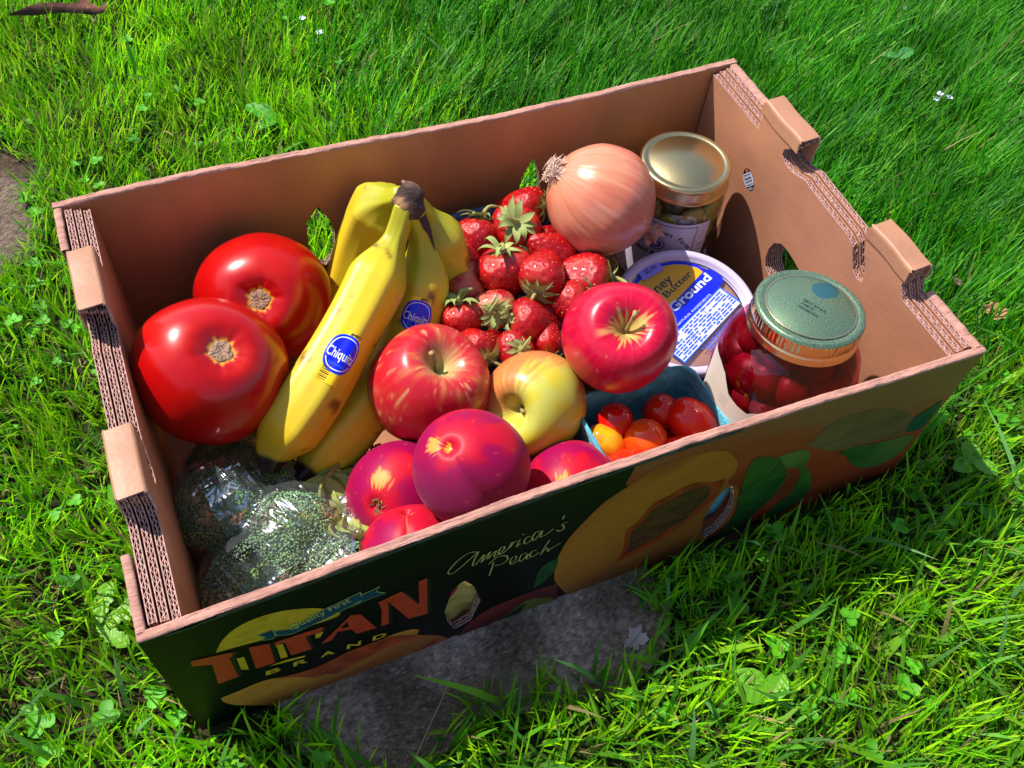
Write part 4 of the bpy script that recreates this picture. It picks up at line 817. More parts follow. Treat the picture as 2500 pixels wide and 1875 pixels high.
# dark dried skin strip running down from the crown
st_ = on_banana(SB, .93, (.3, -.4, .8), .0004)
v, f = poly([(-.0035, .010), (.005, .010), (.0042, .000), (.0022, -.004), (.0026, -.011), (.0012, -.017), (.0004, -.010), (-.0012, -.003), (-.003, .001)], sub=.002)
make('dried_skin', st_(np.column_stack([v, np.zeros(len(v))])), f, mat('dried_banana_skin', (.035, .018, .02), .8, bump=(500, .7)), bB)
def banana_sticker(par, fn, lab):
    mb = MB(); Y, Bm, Wm, K_ = 0, 1, 2, 3
    rr_ = [(-.0068, -.0195), (.0068, -.0195), (.0075, -.0188), (.0075, .0148), (.0068, .0155), (-.0068, .0155), (-.0075, .0148), (-.0075, -.0188)]
    def put(pf, m, z):
        v, f = pf; mb.add(fn(np.column_stack([v, np.full(len(v), z)])), f, m)
    put(poly(rr_, sub=.002), Y, 0); put(poly(oval(.0105, .0128, 44, 2.3), sub=.002), 4, .00012)
    put(poly(oval(.0100, .0123, 44, 2.3), sub=.002), Bm, .00022)
    ring = oval(.0089, .0110, 44, 2.3); ins = oval(.0083, .0104, 44, 2.3)
    put(poly(ring, [ins[::-1]], sub=.002), Wm, .00034)
    put(poly([(-.0098, -.0054), (.0096, -.0048), (.0094, .0004), (-.0100, -.0002)], sub=.002), Bm, .00042)
    put(fit_text('Chiquita', (-.0090, -.0040), (.0088, -.0036), .0062, bold=.012), Wm, .00054)
    put(fit_text('Guatemala', (-.0050, -.0082), (.0050, -.0082), .0016), 4, .00054)
    put(fit_text('#4011', (-.0010, .0130), (.0066, .0130), .0021, bold=.03), K_, .0002)
    for q in range(9):
        w = (.0005, .0009, .0004, .0011, .0005, .0007, .0010, .0004, .0008)[q]; y = -.0186 + q * .00115
        if y > -.0125 and 0: continue
        put(poly([(-.0065, y), (-.0006, y), (-.0006, y + w * .6), (-.0065, y + w * .6)]), K_, .0002)
        put(poly([(.0006, y + .0002), (.0065, y + .0002), (.0065, y + .0002 + w * .55), (.0006, y + .0002 + w * .55)]), K_, .0002)
    o = mb.build('sticker', [mat('sticker_yellow', (.85, .55, .005), .3), mat('sticker_blue', (.0, .008, .72), .25, spec=.6), mat('sticker_print_white', (.72, .74, .66), .35), mat('sticker_print_black', (.05, .03, .01), .4), mat('sticker_light_blue', (.03, .16, .50), .3)], par)
    o['label'] = lab
banana_sticker(bA, on_banana(SA, .43, (.10, -.62, .78), .0004), 'blue and yellow oval sticker lettered Chiquita and #4011')
banana_sticker(bB, on_banana(SB, .625, (-.02, -.66, .75), .0004), 'blue and yellow oval sticker partly covered by the apple')

# ------------------------------------------------------------------ moulded pulp cartons
def carton(name, lab, cx, cy, w, d, h, m, zb=.0055, rot=0.0, taper=1.0):
    """tapered open tray with rounded corners and a rolled rim"""
    def ring(s, z, rc):
        pts = []
        hw, hd = w / 2 * s, d / 2 * s
        for qx, qy, a0 in ((1, 1, 0), (-1, 1, 90), (-1, -1, 180), (1, -1, 270)):
            for a in np.linspace(a0, a0 + 90, 7):
                pts.append((qx * (hw - rc) + rc * math.cos(math.radians(a)), qy * (hd - rc) + rc * math.sin(math.radians(a)), z))
        o = []
        for i, p in enumerate(pts):
            q = pts[(i + 1) % len(pts)]; nseg = max(1, int(math.hypot(q[0] - p[0], q[1] - p[1]) / .004))
            o += [tuple(p[k] + (q[k] - p[k]) * t / nseg for k in range(3)) for t in range(nseg)]
        return o
    base = ring(1, 0, .012); n = len(base)
    levels = [(.80, .0, .0), (.82, .25, 0), (.87, .55, 0), (.93, .85, 0), (.965, .975, 0), (.985, 1.0, 0), (1.0, .985, 0), (.998, .94, 0), (.975, .93, 0), (.955, .90, 0), (.90, .55, 0), (.86, .25, 0), (.78, .03, 0)]
    levels = [(1 - (1 - a) * taper, b, c) for a, b, c in levels]
    # inner wall from the floor up, over the rim, down the outside
    V = [];
    for j, (s, zz, _) in enumerate(levels):
        th = 0.0 if j < 6 else .0016
        P = np.array(base) * (s, s, 0) + (0, 0, h * zz + (0 if j else .002))
        P[:, :2] *= 1 + th / (w / 2) * (1 if j >= 6 else 0)
        P = P + ((fbm(P, 130, j % 3 + 4) - .5) * .0016)[:, None] * (1, 1, .8)
        V.append(P)
    V = np.vstack(V); m_ = len(levels)
    F = [(i * n + j, i * n + (j + 1) % n, (i + 1) * n + (j + 1) % n, (i + 1) * n + j) for i in range(m_ - 1) for j in range(n)]
    F = [q[::-1] for q in F]; F.append(tuple(range(n))); F.append(tuple((m_ - 1) * n + j for j in range(n))[::-1])
    o = make(name, V, F, m, smooth=True); o.location = (cx, cy, zb); o.rotation_euler = (0, 0, rot); tag(o, lab, 'fruit carton'); return o
carton('pulp_carton', 'teal blue pulp carton holding the small tomatoes', .3245, .0545, .089, .087, .0700,
       mat('teal_pulp', (.07, .34, .46), .9, noise=(120, .45, (1, .4, 1)), bump=(500, .8), sheen=.2), taper=.40)
carton('pulp_carton', 'dark blue pulp carton filled with strawberries', .2925, .2085, .106, .146, .0740,
       mat('dark_blue_pulp', (.05, .11, .20), .9, noise=(160, .4), bump=(500, .7)))

# ------------------------------------------------------------------ small tomatoes
def small_tomato(c, r, axis, col, lab, stretch=1.1):
    prof = [(0, .93), (.07, .92), (.16, .955), (.42, .90), (.76, .64), (.97, .2), (1, -.05), (.88, -.5), (.55, -.86), (.2, -1.0), (0, -1.01)]
    v, f, t, T = body([(a * r, b * r * stretch) for a, b in prof], 26, 40)
    b = fbm(v, 130, int(c[0] * 9000)); cc = mix(col, np.array(col) * (1.0, 1.6, 1) + (.04, .01, 0), sm(.4, .7, b)); cc = mix(cc, (.55, .30, .05), sm(.045, .02, t))
    root = thing('small_tomato', lab, 'small tomato', group='small tomatoes in the teal carton')
    make('fruit_body', v, f, mat('small_tomato_skin', attr=True, rough=.10, spec=.45, coat=.12), root, colors=cc)
    vv, ff = tube([(0, 0, r * stretch * .90), (0, 0, r * stretch * .945)], [.0009, .0007], 7); make('stem_scar', vv, ff, MATS['corky_scar'], root)
    place(root, c, axis); root.scale = (1.10, 1.10, 1.10)
RED = (.70, .008, .004); DRED = (.50, .005, .004); ORG = (.72, .085, .006); YOR = (.78, .24, .008)
small_tomato((.3050, .0800, .0600), .0118, (.3, .3, .8), DRED, 'small dark red round tomato nearest the back left of the teal carton', 1.0)
small_tomato((.3180, .0600, .0590), .0136, (-.1, .6, .75), (.74, .05, .005), 'orange-red round tomato in the middle of the teal carton', 1.0)
small_tomato((.3540, .0605, .0610), .0140, (-.45, .7, .35), RED, 'largest small tomato, bright red and oval, at the right end of the teal carton', 1.28)
small_tomato((.3340, .0400, .0570), .0138, (-.75, -.3, .3), RED, 'bright red oval tomato at the front rim with a pale tip', 1.2)
small_tomato((.2925, .0690, .0570), .0105, (-.5, .6, .3), YOR, 'small orange-yellow oval tomato at the left end of the teal carton', 1.25)
small_tomato((.2990, .0480, .0540), .0112, (.8, -.4, .2), (.62, .01, .006), 'red oval tomato low at the front left of the teal carton', 1.25)
small_tomato((.3030, .0340, .0580), .0092, (.7, -.3, .2), (.80, .20, .006), 'orange tomato just showing above the front rim', 1.2)
small_tomato((.3400, .0775, .0560), .0118, (.1, .2, .9), DRED, 'dark red tomato shaded behind the largest one', 1.1)
small_tomato((.3350, .0640, .0400), .0125, (.1, .2, .9), DRED, 'dark red tomato deep in the gap between its neighbours', 1.0)
small_tomato((.3080, .0640, .0370), .0125, (.1, .2, .9), DRED, 'dark red tomato at the bottom under the orange-red one', 1.0)

# ------------------------------------------------------------------ strawberries
BER = mat('strawberry_flesh', attr=True, rough=.27, spec=.5, coat=.25, bump=(300, .25))
SEED = mat('strawberry_seed', (.78, .42, .10), .4); CAL = mat('strawberry_calyx', attr=True, rough=.6, spec=.3, bump=(300, .3), translucent=.15)
def berry_mesh(seed, pale=0.0):
    """unit strawberry (radius 1): flesh with pits, seeds standing in them"""
    prof = [(0, .78), (.25, .80), (.56, .75), (.86, .50), (.95, .12), (.82, -.38), (.58, -.88), (.32, -1.28), (.14, -1.46), (0, -1.50)]
    rg = np.random.default_rng(seed); sd = []
    for i in range(120):
        t = (i + .5) / 120; z = .70 - 2.1 * t; th = i * 2.399963; r = float(np.interp(-z, [-.8, -.76, -.54, -.16, .32, .84, 1.26, 1.50], [0, .56, .86, .95, .83, .60, .33, 0]))
        sd.append((r * math.cos(th), r * math.sin(th), z))
    sd = np.array(sd) + rg.normal(0, .015, (120, 3))
    v, f, t, T = body(prof, 50, 72, lambda r, z, th, t: (r * (1 + .05 * np.sin(3 * th + seed) * np.sin(np.pi * t) + .06 * np.cos(2 * th + seed)), z))
    d = np.sqrt(((v[:, None] - sd[None]) ** 2).sum(2)).min(1); n = v.copy(); n[:, 2] *= .6; n /= np.linalg.norm(n, axis=1)[:, None]
    v2 = v - n * (.066 * np.exp(-(d / .065) ** 2))[:, None]
    b = fbm(v, 1.6, seed); c = mix((.36, .001, .005), (.46, .006, .006), sm(.4, .7, b)); c = mix(c, (.36, .002, .010), sm(.12, .04, d) * .5)
    c = mix(c, (.72, .38, .20), sm(.60, .78, v[:, 2] + .25 * (b - .5)) * (.05 + pale)); c = mix(c, (.66, .30, .16), pale * sm(.3, .8, b) * .8)
    S = MB(); nn = sd.copy(); nn[:, 2] *= .6; nn /= np.linalg.norm(nn, axis=1)[:, None]
    for p, q in zip(sd, nn):
        u = np.cross(q, (0, 0, 1.)); u /= np.linalg.norm(u) + 1e-9; w = np.cross(q, u); rr_ = math.hypot(p[0], p[1]); 
        j = int(((v - p) ** 2).sum(1).argmin()); p = v2[j]
        S.add([p + q * .024, p + u * .021, p + w * .038, p - u * .021, p - w * .038], [(0, 1, 2), (0, 2, 3), (0, 3, 4), (0, 4, 1)])
    return (v2, f, c), S
def calyx_mesh(seed, n=10, open_=1.0, size=1.0):
    rg = np.random.default_rng(seed); mb = MB()
    for k in range(n):
        th = k * 2 * math.pi / n + rg.uniform(-.15, .15); L = size * rg.uniform(.60, .98); lift = rg.uniform(-.05, .30) * open_; m = 7; P = []; w = []
        for i in range(m):
            u = i / (m - 1); P.append(((.10 + L * u) * math.cos(th + .15 * math.sin(u * 3 + k)), (.10 + L * u) * math.sin(th + .15 * math.sin(u * 3 + k)), .84 + lift * math.sin(u * 2.4) + (.20 * u * u * (rg.uniform(-1, 1.6)) if 0 else -.16 * u * u) + .02 * (k % 2))); w.append(.150 * size * math.sin(math.pi * min(1, u * .82 + .16)) ** .8 * (1 - u ** 4))
        P = np.array(P); s_ = np.array([-math.sin(th), math.cos(th), 0]); w = np.array(w)[:, None]
        V = np.vstack([P + s_ * w + (0, 0, .03), P - (0, 0, .005), P - s_ * w + (0, 0, .03)])
        col = mix((.42, .46, .16), (.26, .36, .09), np.tile(np.linspace(0, 1, m), 3)) * rg.uniform(.8, 1.15)
        mb.add(V, [(i, i + 1, m + i + 1, m + i) for i in range(m - 1)] + [(m + i, m + i + 1, 2 * m + i + 1, 2 * m + i) for i in range(m - 1)], 0, col)
    sl = rg.uniform(.5, 1.1); P = catmull([(0, 0, .80), (.03, 0, 1.02), (.2 * rg.uniform(-1, 1), .25, 1.02 + sl * .35), (.5 * rg.uniform(-1, 1), .6, .98 + sl * .45)], 9)
    v, f = tube(P, np.linspace(.10, .055, 9), 8); mb.add(v, f, 0, (.36, .37, .12))
    v, f, t, T = body([(0, .92), (.10, .92), (.2, .88), (.24, .82), (.2, .79), (0, .78)], 10, 14); mb.add(v, f, 0, (.36, .40, .13))
    return mb
protos = []
for k in range(5):
    (v, f, c), S = berry_mesh(k * 3 + 1, .55 if k == 4 else 0.0); cm = calyx_mesh(k + 20, 11 if k != 2 else 8, 1.0 + .5 * (k % 3), 1.05 if k % 2 else .9)
    e = thing('strawberry', 'x', 'strawberry'); b = make('flesh', v, f, BER, e, colors=c); so = S.build('seeds', [SEED], e, kind='stuff'); so['kind'] = 'stuff'
    co = cm.build('calyx', [CAL], e, smooth=True, col=True); protos.append(e)
used = set()
RGT = np.array(RT); DWN = np.array(DN); FWD = np.array(FW)
def berry(c, r, off, kind, lab, spin=0.0, stretch=1.0):
    """off = leaning of the calyx seen from the shopper's side: (right, down, towards)"""
    ax = RGT * off[0] + DWN * off[1] - FWD * off[2]
    e = protos[kind]
    if kind in used: e = copy_tree(e)
    used.add(kind); e['label'] = lab; e['group'] = 'strawberries heaped in the dark blue carton'; e['category'] = 'strawberry'
    place(e, c, ax, spin); e.scale = (r, r, r * stretch)
B_ = [
 ((.3150, .2620, .0900), .0150, (.75, .10, .3), 0, 'strawberry at the very back, below the hand hole of the back panel'),
 ((.2970, .2400, .0930), .0170, (.02, -.08, 1), 1, 'strawberry facing the camera with a wide star-shaped green calyx, top of the heap'),
 ((.2690, .2450, .0860), .0165, (.15, -.85, .1), 3, 'strawberry pointing down between the heap top and the bananas, calyx at the back rim'),
 ((.2490, .2300, .0850), .0150, (-.75, -.6, .1), 0, 'strawberry tucked against the banana neck, leafless side showing'),
 ((.3140, .2130, .0860), .0165, (.55, .35, -.6), 2, 'deep red strawberry under the left side of the onion'),
 ((.2730, .2050, .0930), .0180, (-.12, -.78, .55), 2, 'glossy wide strawberry in the middle with its calyx standing up'),
 ((.3300, .1850, .0860), .0175, (.95, .05, .05), 3, 'strawberry lying on its side below the onion, calyx towards the tub'),
 ((.2950, .1880, .0960), .0165, (-.28, .75, .65), 0, 'strawberry with its calyx hanging towards the front, right of the middle'),
 ((.3100, .1680, .0840), .0150, (.70, -.2, .3), 1, 'strawberry half covered by the crimson apple'),
 ((.2430, .2030, .0850), .0140, (-.2, .75, .3), 4, 'strawberry beside the bananas with leaves spreading over it'),
 ((.2555, .1800, .0860), .0140, (.05, .30, .9), 4, 'pale orange-shouldered strawberry under a drooping grey-green calyx'),
 ((.2310, .1790, .0850), .0140, (-.1, -.75, .4), 1, 'red strawberry at the left edge of the heap below the bananas'),
 ((.2720, .1600, .0880), .0150, (-.85, -.15, .35), 2, 'small cone-shaped strawberry lying sideways, calyx to the left, near the front'),
 ((.2330, .1540, .0830), .0130, (.55, .5, .5), 3, 'strawberry next to the streaked apple with a long curling stem'),
 ((.2560, .1440, .0820), .0125, (.35, -.05, .9), 0, 'strawberry at the front rim of its carton, calyx up'),
 ((.2820, .1450, .0800), .0110, (0, .9, .2), 1, 'smallest strawberry, beside the crimson apple at the front corner'),
 ((.2900, .2150, .0750), .0150, (.3, -.3, .8), 1, 'strawberry low in the heap with only its leaves showing'),
 ((.2900, .1720, .0700), .0150, (.6, .3, -.4), 3, 'dark strawberry deep between the hanging calyx and the sideways berry'),
 ((.2600, .2150, .0680), .0150, (-.6, .3, -.5), 0, 'shadowed strawberry under the glossy wide one'),
 ((.2500, .1620, .0650), .0140, (.2, .3, -.9), 3, 'shadowed strawberry low near the front left of its carton'),
 ((.3250, .2350, .0700), .0150, (.2, .3, -.9), 0, 'strawberry hidden in shade directly beneath the onion'),
]
for i, (c, r, off, kd, lab) in enumerate(B_):
    berry(c, r * 1.12, off, kd, lab, i * 1.3, .92 if kd == 2 else 1.0)
for i, e in enumerate(protos):
    assert i in used

# ------------------------------------------------------------------ peanut butter tub
TUBZ = .0585
tubt = thing('peanut_butter_tub', 'round see-through deli tub of honey peanut butter with a blue and yellow lid label', 'food tub')
PL = mat('milky_plastic', (.55, .52, .66), .22, spec=.5, trans=.55, noise=(20, .05)); PL.node_tree.nodes['Principled BSDF'].inputs['IOR'].default_value = 1.15
v, f = lathe([(.0405, -.053), (.0480, -.006), (.0500, -.002), (.0492, -.002), (.0472, -.008), (.0398, -.052), (0, -.052)], 72); make('tub_wall', v, f, PL, tubt)
PBM = mat('peanut_butter', (.56, .30, .19), .45, noise=(25, .10), bump=(50, .3), spec=.4)
v, f = lathe([(0, -.0515), (.0392, -.0515), (.0462, -.0095), (.0440, -.0056), (0, -.0048)], 64); make('peanut_butter', v, f, PBM, tubt)
v, f = lathe([(0, -.0022), (.0432, -.0022), (.0446, -.0018), (.0456, .0018), (.0470, .0030), (.0500, .0030), (.0516, .0016), (.0522, -.0012), (.0522, -.0045), (.0514, -.0048), (.0508, -.0010), (.0490, .0014), (.0470, .0012), (.0462, -.0030), (.0440, -.0036), (0, -.0036)], 96)
LIDM = clear_mat('clear_lid_plastic', (.98, .95, .95), .18, .04, .35, bump=(30, .08), gloss=(.9, .88, 1.0))
RIMM = mat('milky_rim_plastic', (.52, .46, .66), .25, spec=.5, noise=(14, .1))
lid = make('tub_lid', v, f, [LIDM, RIMM], tubt)
me = lid.data; mi = []
for p in me.polygons:
    c = p.center; mi.append(1 if math.hypot(c.x, c.y) > .0445 else 0)
me.polygons.foreach_set('material_index', mi)
mb = MB()
def tp(pf, m, z, sc=.985):
    v, f = pf; mb.add(np.column_stack([v * sc, np.full(len(v), -.0021 + z)]), f, m)
Tb, Ty, Tn, Tw, Tl, Tp, Tg = range(7)
blue_out = [(-.025, .0345), (-.0192, .0392), (-.0083, .0431), (.0025, .044), (.013, .0428), (.0209, .0394), (.0282, .0334), (.031, .0286), (.0348, .0277), (.0369, .0252), (.0401, .0186), (.0393, .0154), (.0338, .0115), (.0182, .0036), (-.0201, -.0156), (-.034, -.022), (-.0425, -.010), (-.042, .012), (-.036, .024)]
tp(poly(smooth_poly(blue_out, 3)), Tb, .0002)
tp(poly(smooth_poly([(-.0255, .0315), (-.014, .0387), (-.0062, .0406), (.0025, .0415), (.0116, .0403), (.0196, .037), (.0265, .0317)], 3) if 0 else [(-.036, .019), (-.0325, .025), (-.0239, .0329), (-.014, .0387), (-.0062, .0406), (.0025, .0415), (.0116, .0403), (.0196, .037), (.0265, .0317), (.0287, .0272), (-.0153, .0045), (-.039, -.0055), (-.0395, .008)]), Ty, .0004)
nut = [(-.0287, -.0195), (.0344, .0113), (.0434, -.0048), (-.0197, -.0375)]
tp(poly(nut), Tn, .0004)
e1 = (np.array(nut[1]) - nut[0]); L1 = np.linalg.norm(e1); e1 /= L1; e2 = np.array(nut[3], float) - nut[0]; L2 = np.linalg.norm(e2); e2 /= L2
NP = lambda a, b: tuple(np.array(nut[0]) + e1 * a + e2 * b)
rg = np.random.default_rng(3)
tp(poly([NP(.001, .001), NP(L1 - .001, .001), NP(L1 - .001, L2 - .001), NP(.001, L2 - .001)]), Tl, .0005)
for i in range(8):
    b = .0022 + i * .0021; a = .0016 if i > 1 else .020
    while a < L1 - .003:
        w = rg.uniform(.0015, .006)
        if rg.uniform() < .80 and not (.035 < a < .056 and i in (2, 5) and 0): tp(poly([NP(a, b), NP(min(a + w, L1 - .0015), b), NP(min(a + w, L1 - .0015), b + .0010), NP(a, b + .0010)]), Tn, .0007)
        a += w + rg.uniform(.0004, .002)
for a in (.0225, .0445): tp(poly([NP(a, .001), NP(a + .0004, .001), NP(a + .0004, L2 - .001), NP(a, L2 - .001)]), Tn, .0007)
for i in range(7):
    b = L2 + .0016 + i * .0016; a = .018 + .0015 * i
    while a < L1 - .006 - i * .002:
        w = rg.uniform(.001, .004); tp(poly([NP(a, b), NP(a + w, b), NP(a + w, b + .0007), NP(a, b + .0007)]), Tn, .0004); a += w + .0008
tp(fit_text('Honey', (-.0262, .0154), (.0044, .0276), .0078, bold=.008), Tg, .0006)
tp(fit_text('Peanut Butter', (-.0400, .0006), (.0205, .0279), .0052, bold=.008), Tg, .0006)
tp(fit_text('Fresh Ground', (-.0400, -.0115), (.0325, .0200), .0068, bold=.03), Tw, .0006)
tp(fit_text('ALL NATURAL INGREDIENTS', (-.0170, -.0116), (.0250, .0070), .0018), Tw, .0006)
tp(fit_text('Nutrition', (-.0245, -.0205), (-.0125, -.0148), .0024, bold=.03), Tn, .0009); tp(fit_text('Facts', (-.0228, -.0242), (-.0160, -.0208), .0024, bold=.03), Tn, .0009)
LBL = mb.build('lid_label', [mat('label_blue', (.0, .010, .60), .3), mat('label_mustard', (.62, .34, .004), .35), mat('label_bright_blue', (.0, .10, .75), .35), mat('label_light', (.55, .62, .95), .35), mat('label_lavender', (.50, .50, .85), .35), MATS['label_light'], mat('label_dark_ink', (.01, .02, .05), .4)], lid)
LBL['label'] = 'printed label reading Honey Peanut Butter, Fresh Ground'
mb = MB(); tp(poly([(-.0193, .0465), (-.0001, .0489), (.0016, .0397), (-.0178, .0354)]), 0, .0012, .95); tp(fit_text('$5.99', (-.0135, .0398), (-.0030, .0418), .0040, bold=.0), 1, .0015, .95)
ps = mb.build('price_sticker', [mat('price_sticker_paper', (.24, .22, .85), .4), mat('price_ink', (.06, .06, .16), .5)], lid); ps['label'] = 'lavender price sticker reading $5.99'
place(tubt, (.3975, .1482, TUBZ + .004), (-.03, -.12, 1), 0); tubt.scale = (1.05, 1.05, 1.05)
tubt.rotation_quaternion = Vector((-.04, -.13, 1)).normalized().rotation_difference(Vector((0, 0, 1))).inverted()

# ------------------------------------------------------------------ jars
def jar_lid(parent, R, z, ridged, mtop, mside, name='screw_lid', disc=True):
    k = 144; pr = [(0, 0), (R * .80, 0), (R * .83, -.0009), (R * .86, .0), (R * .95, .0003), (R * .985, -.0006), (R, -.0022)]
    v, f = lathe([(max(a, 1e-5), b + z) for a, b in pr], k); th = np.tile(np.arange(k) * 2 * math.pi / k, len(pr))
    o = make(name, v, f, mtop, parent)
    side = [(R, -.0022), (R * 1.0, -.0026), (R, -.0096), (R * .992, -.0104), (R * .985, -.0108), (R * 1.010, -.0120), (R * 1.030, -.0140), (R * 1.022, -.0158), (R * 1.032, -.0170), (R * 1.03, -.0176), (R * .99, -.0172), (R * .985, -.010)] if ridged else \
           [(R, -.0022), (R * 1.01, -.0035), (R * 1.005, -.0100), (R * 1.02, -.0115), (R * 1.035, -.0125), (R * 1.035, -.0136), (R * 1.0, -.0140), (R * .985, -.0130)]
    v, f = lathe([(a, b + z) for a, b in side], 288); n = len(side); th = np.tile(np.arange(288) * 2 * math.pi / 288, n); rw = np.repeat(np.arange(n), 288)
    if ridged:
        g = np.where((rw >= 1) & (rw <= 2), .00022 * np.sign(np.sin(th * 72)), 0)[:, None]; v[:, :2] += v[:, :2] / np.linalg.norm(v[:, :2], axis=1)[:, None] * g
    make('lid_band', v, f, mside, o); return o
GOLD = mat('gold_lid_metal', (.86, .66, .38), .22, metal=1, noise=(30, .08)); 
GLASS = clear_mat('jar_glass', (.97, .98, .96), .03, .03, .55)
def cyl_map(R, a0):
    return lambda v: np.column_stack([(R + v[:, 2]) * np.sin(a0 + v[:, 0] / R), -(R + v[:, 2]) * np.cos(a0 + v[:, 0] / R), v[:, 1]])
# pickle jar
pj = thing('pickle_jar', 'glass jar of pickle slices with pale gold lid and white label, back right', 'jar')
RJ = .0365
v, f = lathe([(0, .001), (RJ * .9, .001), (RJ, .006), (RJ, .078), (RJ * .985, .088), (RJ * .90, .098), (RJ * .86, .103), (RJ * .86, .108)], 72); make('glass_body', v, f, GLASS, pj)
v, f = lathe([(0, .003), (RJ * .72, .003), (RJ * .78, .008), (RJ * .78, .076), (RJ * .74, .088), (RJ * .68, .097), (0, .098)], 64)
make('brine', v, f, mat('pickle_brine', (.055, .050, .008), .35, noise=(60, .5)), pj)
PKM = mat('pickle_flesh', attr=True, rough=.3, spec=.5, bump=(200, .2)); rg = np.random.default_rng(8)
proto_p = None
for i in range(22):
    th = math.radians(-200 + i * 34.0); zz = .080 + .007 * math.sin(i * 2.2) - .020 * (i // 11)
    if proto_p is None:
        k = 24; mbp = MB(); V = []
        for (rr_, z) in ((0.0001, .0022), (.006, .0024), (.0105, .0022), (.0128, .0016), (.0132, -.0016)):
            for j in range(k):
                a = j * 2 * math.pi / k; q = rr_ * (1 + .07 * math.cos(a * 12) * (rr_ > .01)); V.append((q * math.cos(a), q * math.sin(a), z))
        V = np.array(V); F = [(i_ * k + j, (i_ + 1) * k + j, (i_ + 1) * k + (j + 1) % k, i_ * k + (j + 1) % k) for i_ in range(4) for j in range(k)]
        d = np.hypot(V[:, 0], V[:, 1]); cc = mix((.30, .23, .045), (.42, .35, .07), sm(.002, .008, d)); cc = mix(cc, (.16, .16, .02), sm(.0115, .0128, d))
        proto_p = make('pickle_slice', V, F, PKM, pj, colors=cc); s_ = proto_p
    else:
        s_ = proto_p.copy(); COL.objects.link(s_)
    s_.parent = pj; rad = RJ * .845
    tilt = rg.uniform(-.12, .12); ax = Vector((math.cos(th), math.sin(th), .12 + tilt * .6)); place(s_, (rad * math.cos(th), rad * math.sin(th), zz), ax, rg.uniform(0, 3)); s_.scale = (1, rg.uniform(.75, 1.05), 1)
mb = MB(); cm_ = cyl_map(RJ + .0002, 0)
def jp(pf, m, z, fn): v, f = pf; mb.add(fn(np.column_stack([v, np.full(len(v), z)])), f, m)
jp(poly([(-.052, .012), (.040, .012), (.040, .0835), (-.052, .0835)], sub=.003), 0, 0, cm_)
def frame2(x0, y0, x1, y1, w): return poly([(x0, y0), (x1, y0), (x1, y1), (x0, y1)], [[(x0 + w, y0 + w), (x0 + w, y1 - w), (x1 - w, y1 - w), (x1 - w, y0 + w)]], sub=.003)
jp(frame2(-.030, .016, .029, .0805, .0006), 1, .0002, cm_)
def arc_text(s, cx, cy, rad, a0, a1, h, **kw):
    V = []; F = []; n = len(s)
    for i, ch in enumerate(s):
        if ch == ' ': continue
        v, f = text2d(ch, h, align='CENTER', **kw); a = a0 + (a1 - a0) * i / (n - 1); ca, sa = math.cos(a), math.sin(a)
        V2 = np.column_stack([cx + rad * sa + v[:, 0] * ca + v[:, 1] * sa, cy + rad * ca - v[:, 0] * sa + v[:, 1] * ca]); k = sum(len(q) for q in V)
        V.append(V2); F += [tuple(j + k for j in q) for q in f]
    return np.vstack(V), F
jp(arc_text('BarnShadows Farm', 0, .0440, .0275, -1.0, 1.0, .0042, bold=.02), 2, .0003, cm_)
jp(poly(oval(.0068, .0060, 30, c=(0, .0600)), [oval(.0056, .0049, 30, c=(0, .0600))[::-1]], sub=.003), 1, .0003, cm_)
for q in range(7):
    a = q * .9; jp(poly(oval(.0016, .0012, 10, c=(.0028 * math.cos(a), .0600 + .0025 * math.sin(a)))), 1, .0003, cm_)
jp(fit_text('Bread & Butter', (-.022, .0475), (.022, .0475), .0040, bold=.03), 2, .0003, cm_)
for q in range(8):
    jp(poly([(-.050, .018 + q * .006), (-.034, .018 + q * .006), (-.034, .0188 + q * .006), (-.050, .0188 + q * .006)], sub=.003), 1, .0003, cm_)
    jp(poly([(.0315, .018 + q * .006), (.0385, .018 + q * .006), (.0385, .0186 + q * .006), (.0315, .0186 + q * .006)], sub=.003), 1, .0003, cm_)
lb = mb.build('label', [mat('label_paper', (.56, .50, .62), .5, noise=(40, .05)), mat('label_purple', (.10, .03, .22), .5), mat('label_black', (.02, .02, .04), .5)], pj, smooth=True); lb['label'] = 'white paper label reading BarnShadows Farm in an arch'
lb.rotation_euler = (0, 0, -.82)
SILG = mat('pale_gold_lid', (.70, .55, .27), .30, metal=1, noise=(12, .12), bump=(500, .04))
jar_lid(pj, .0347, .1150, False, SILG, SILG)
pj.location = (.4340, .2400, .0055)

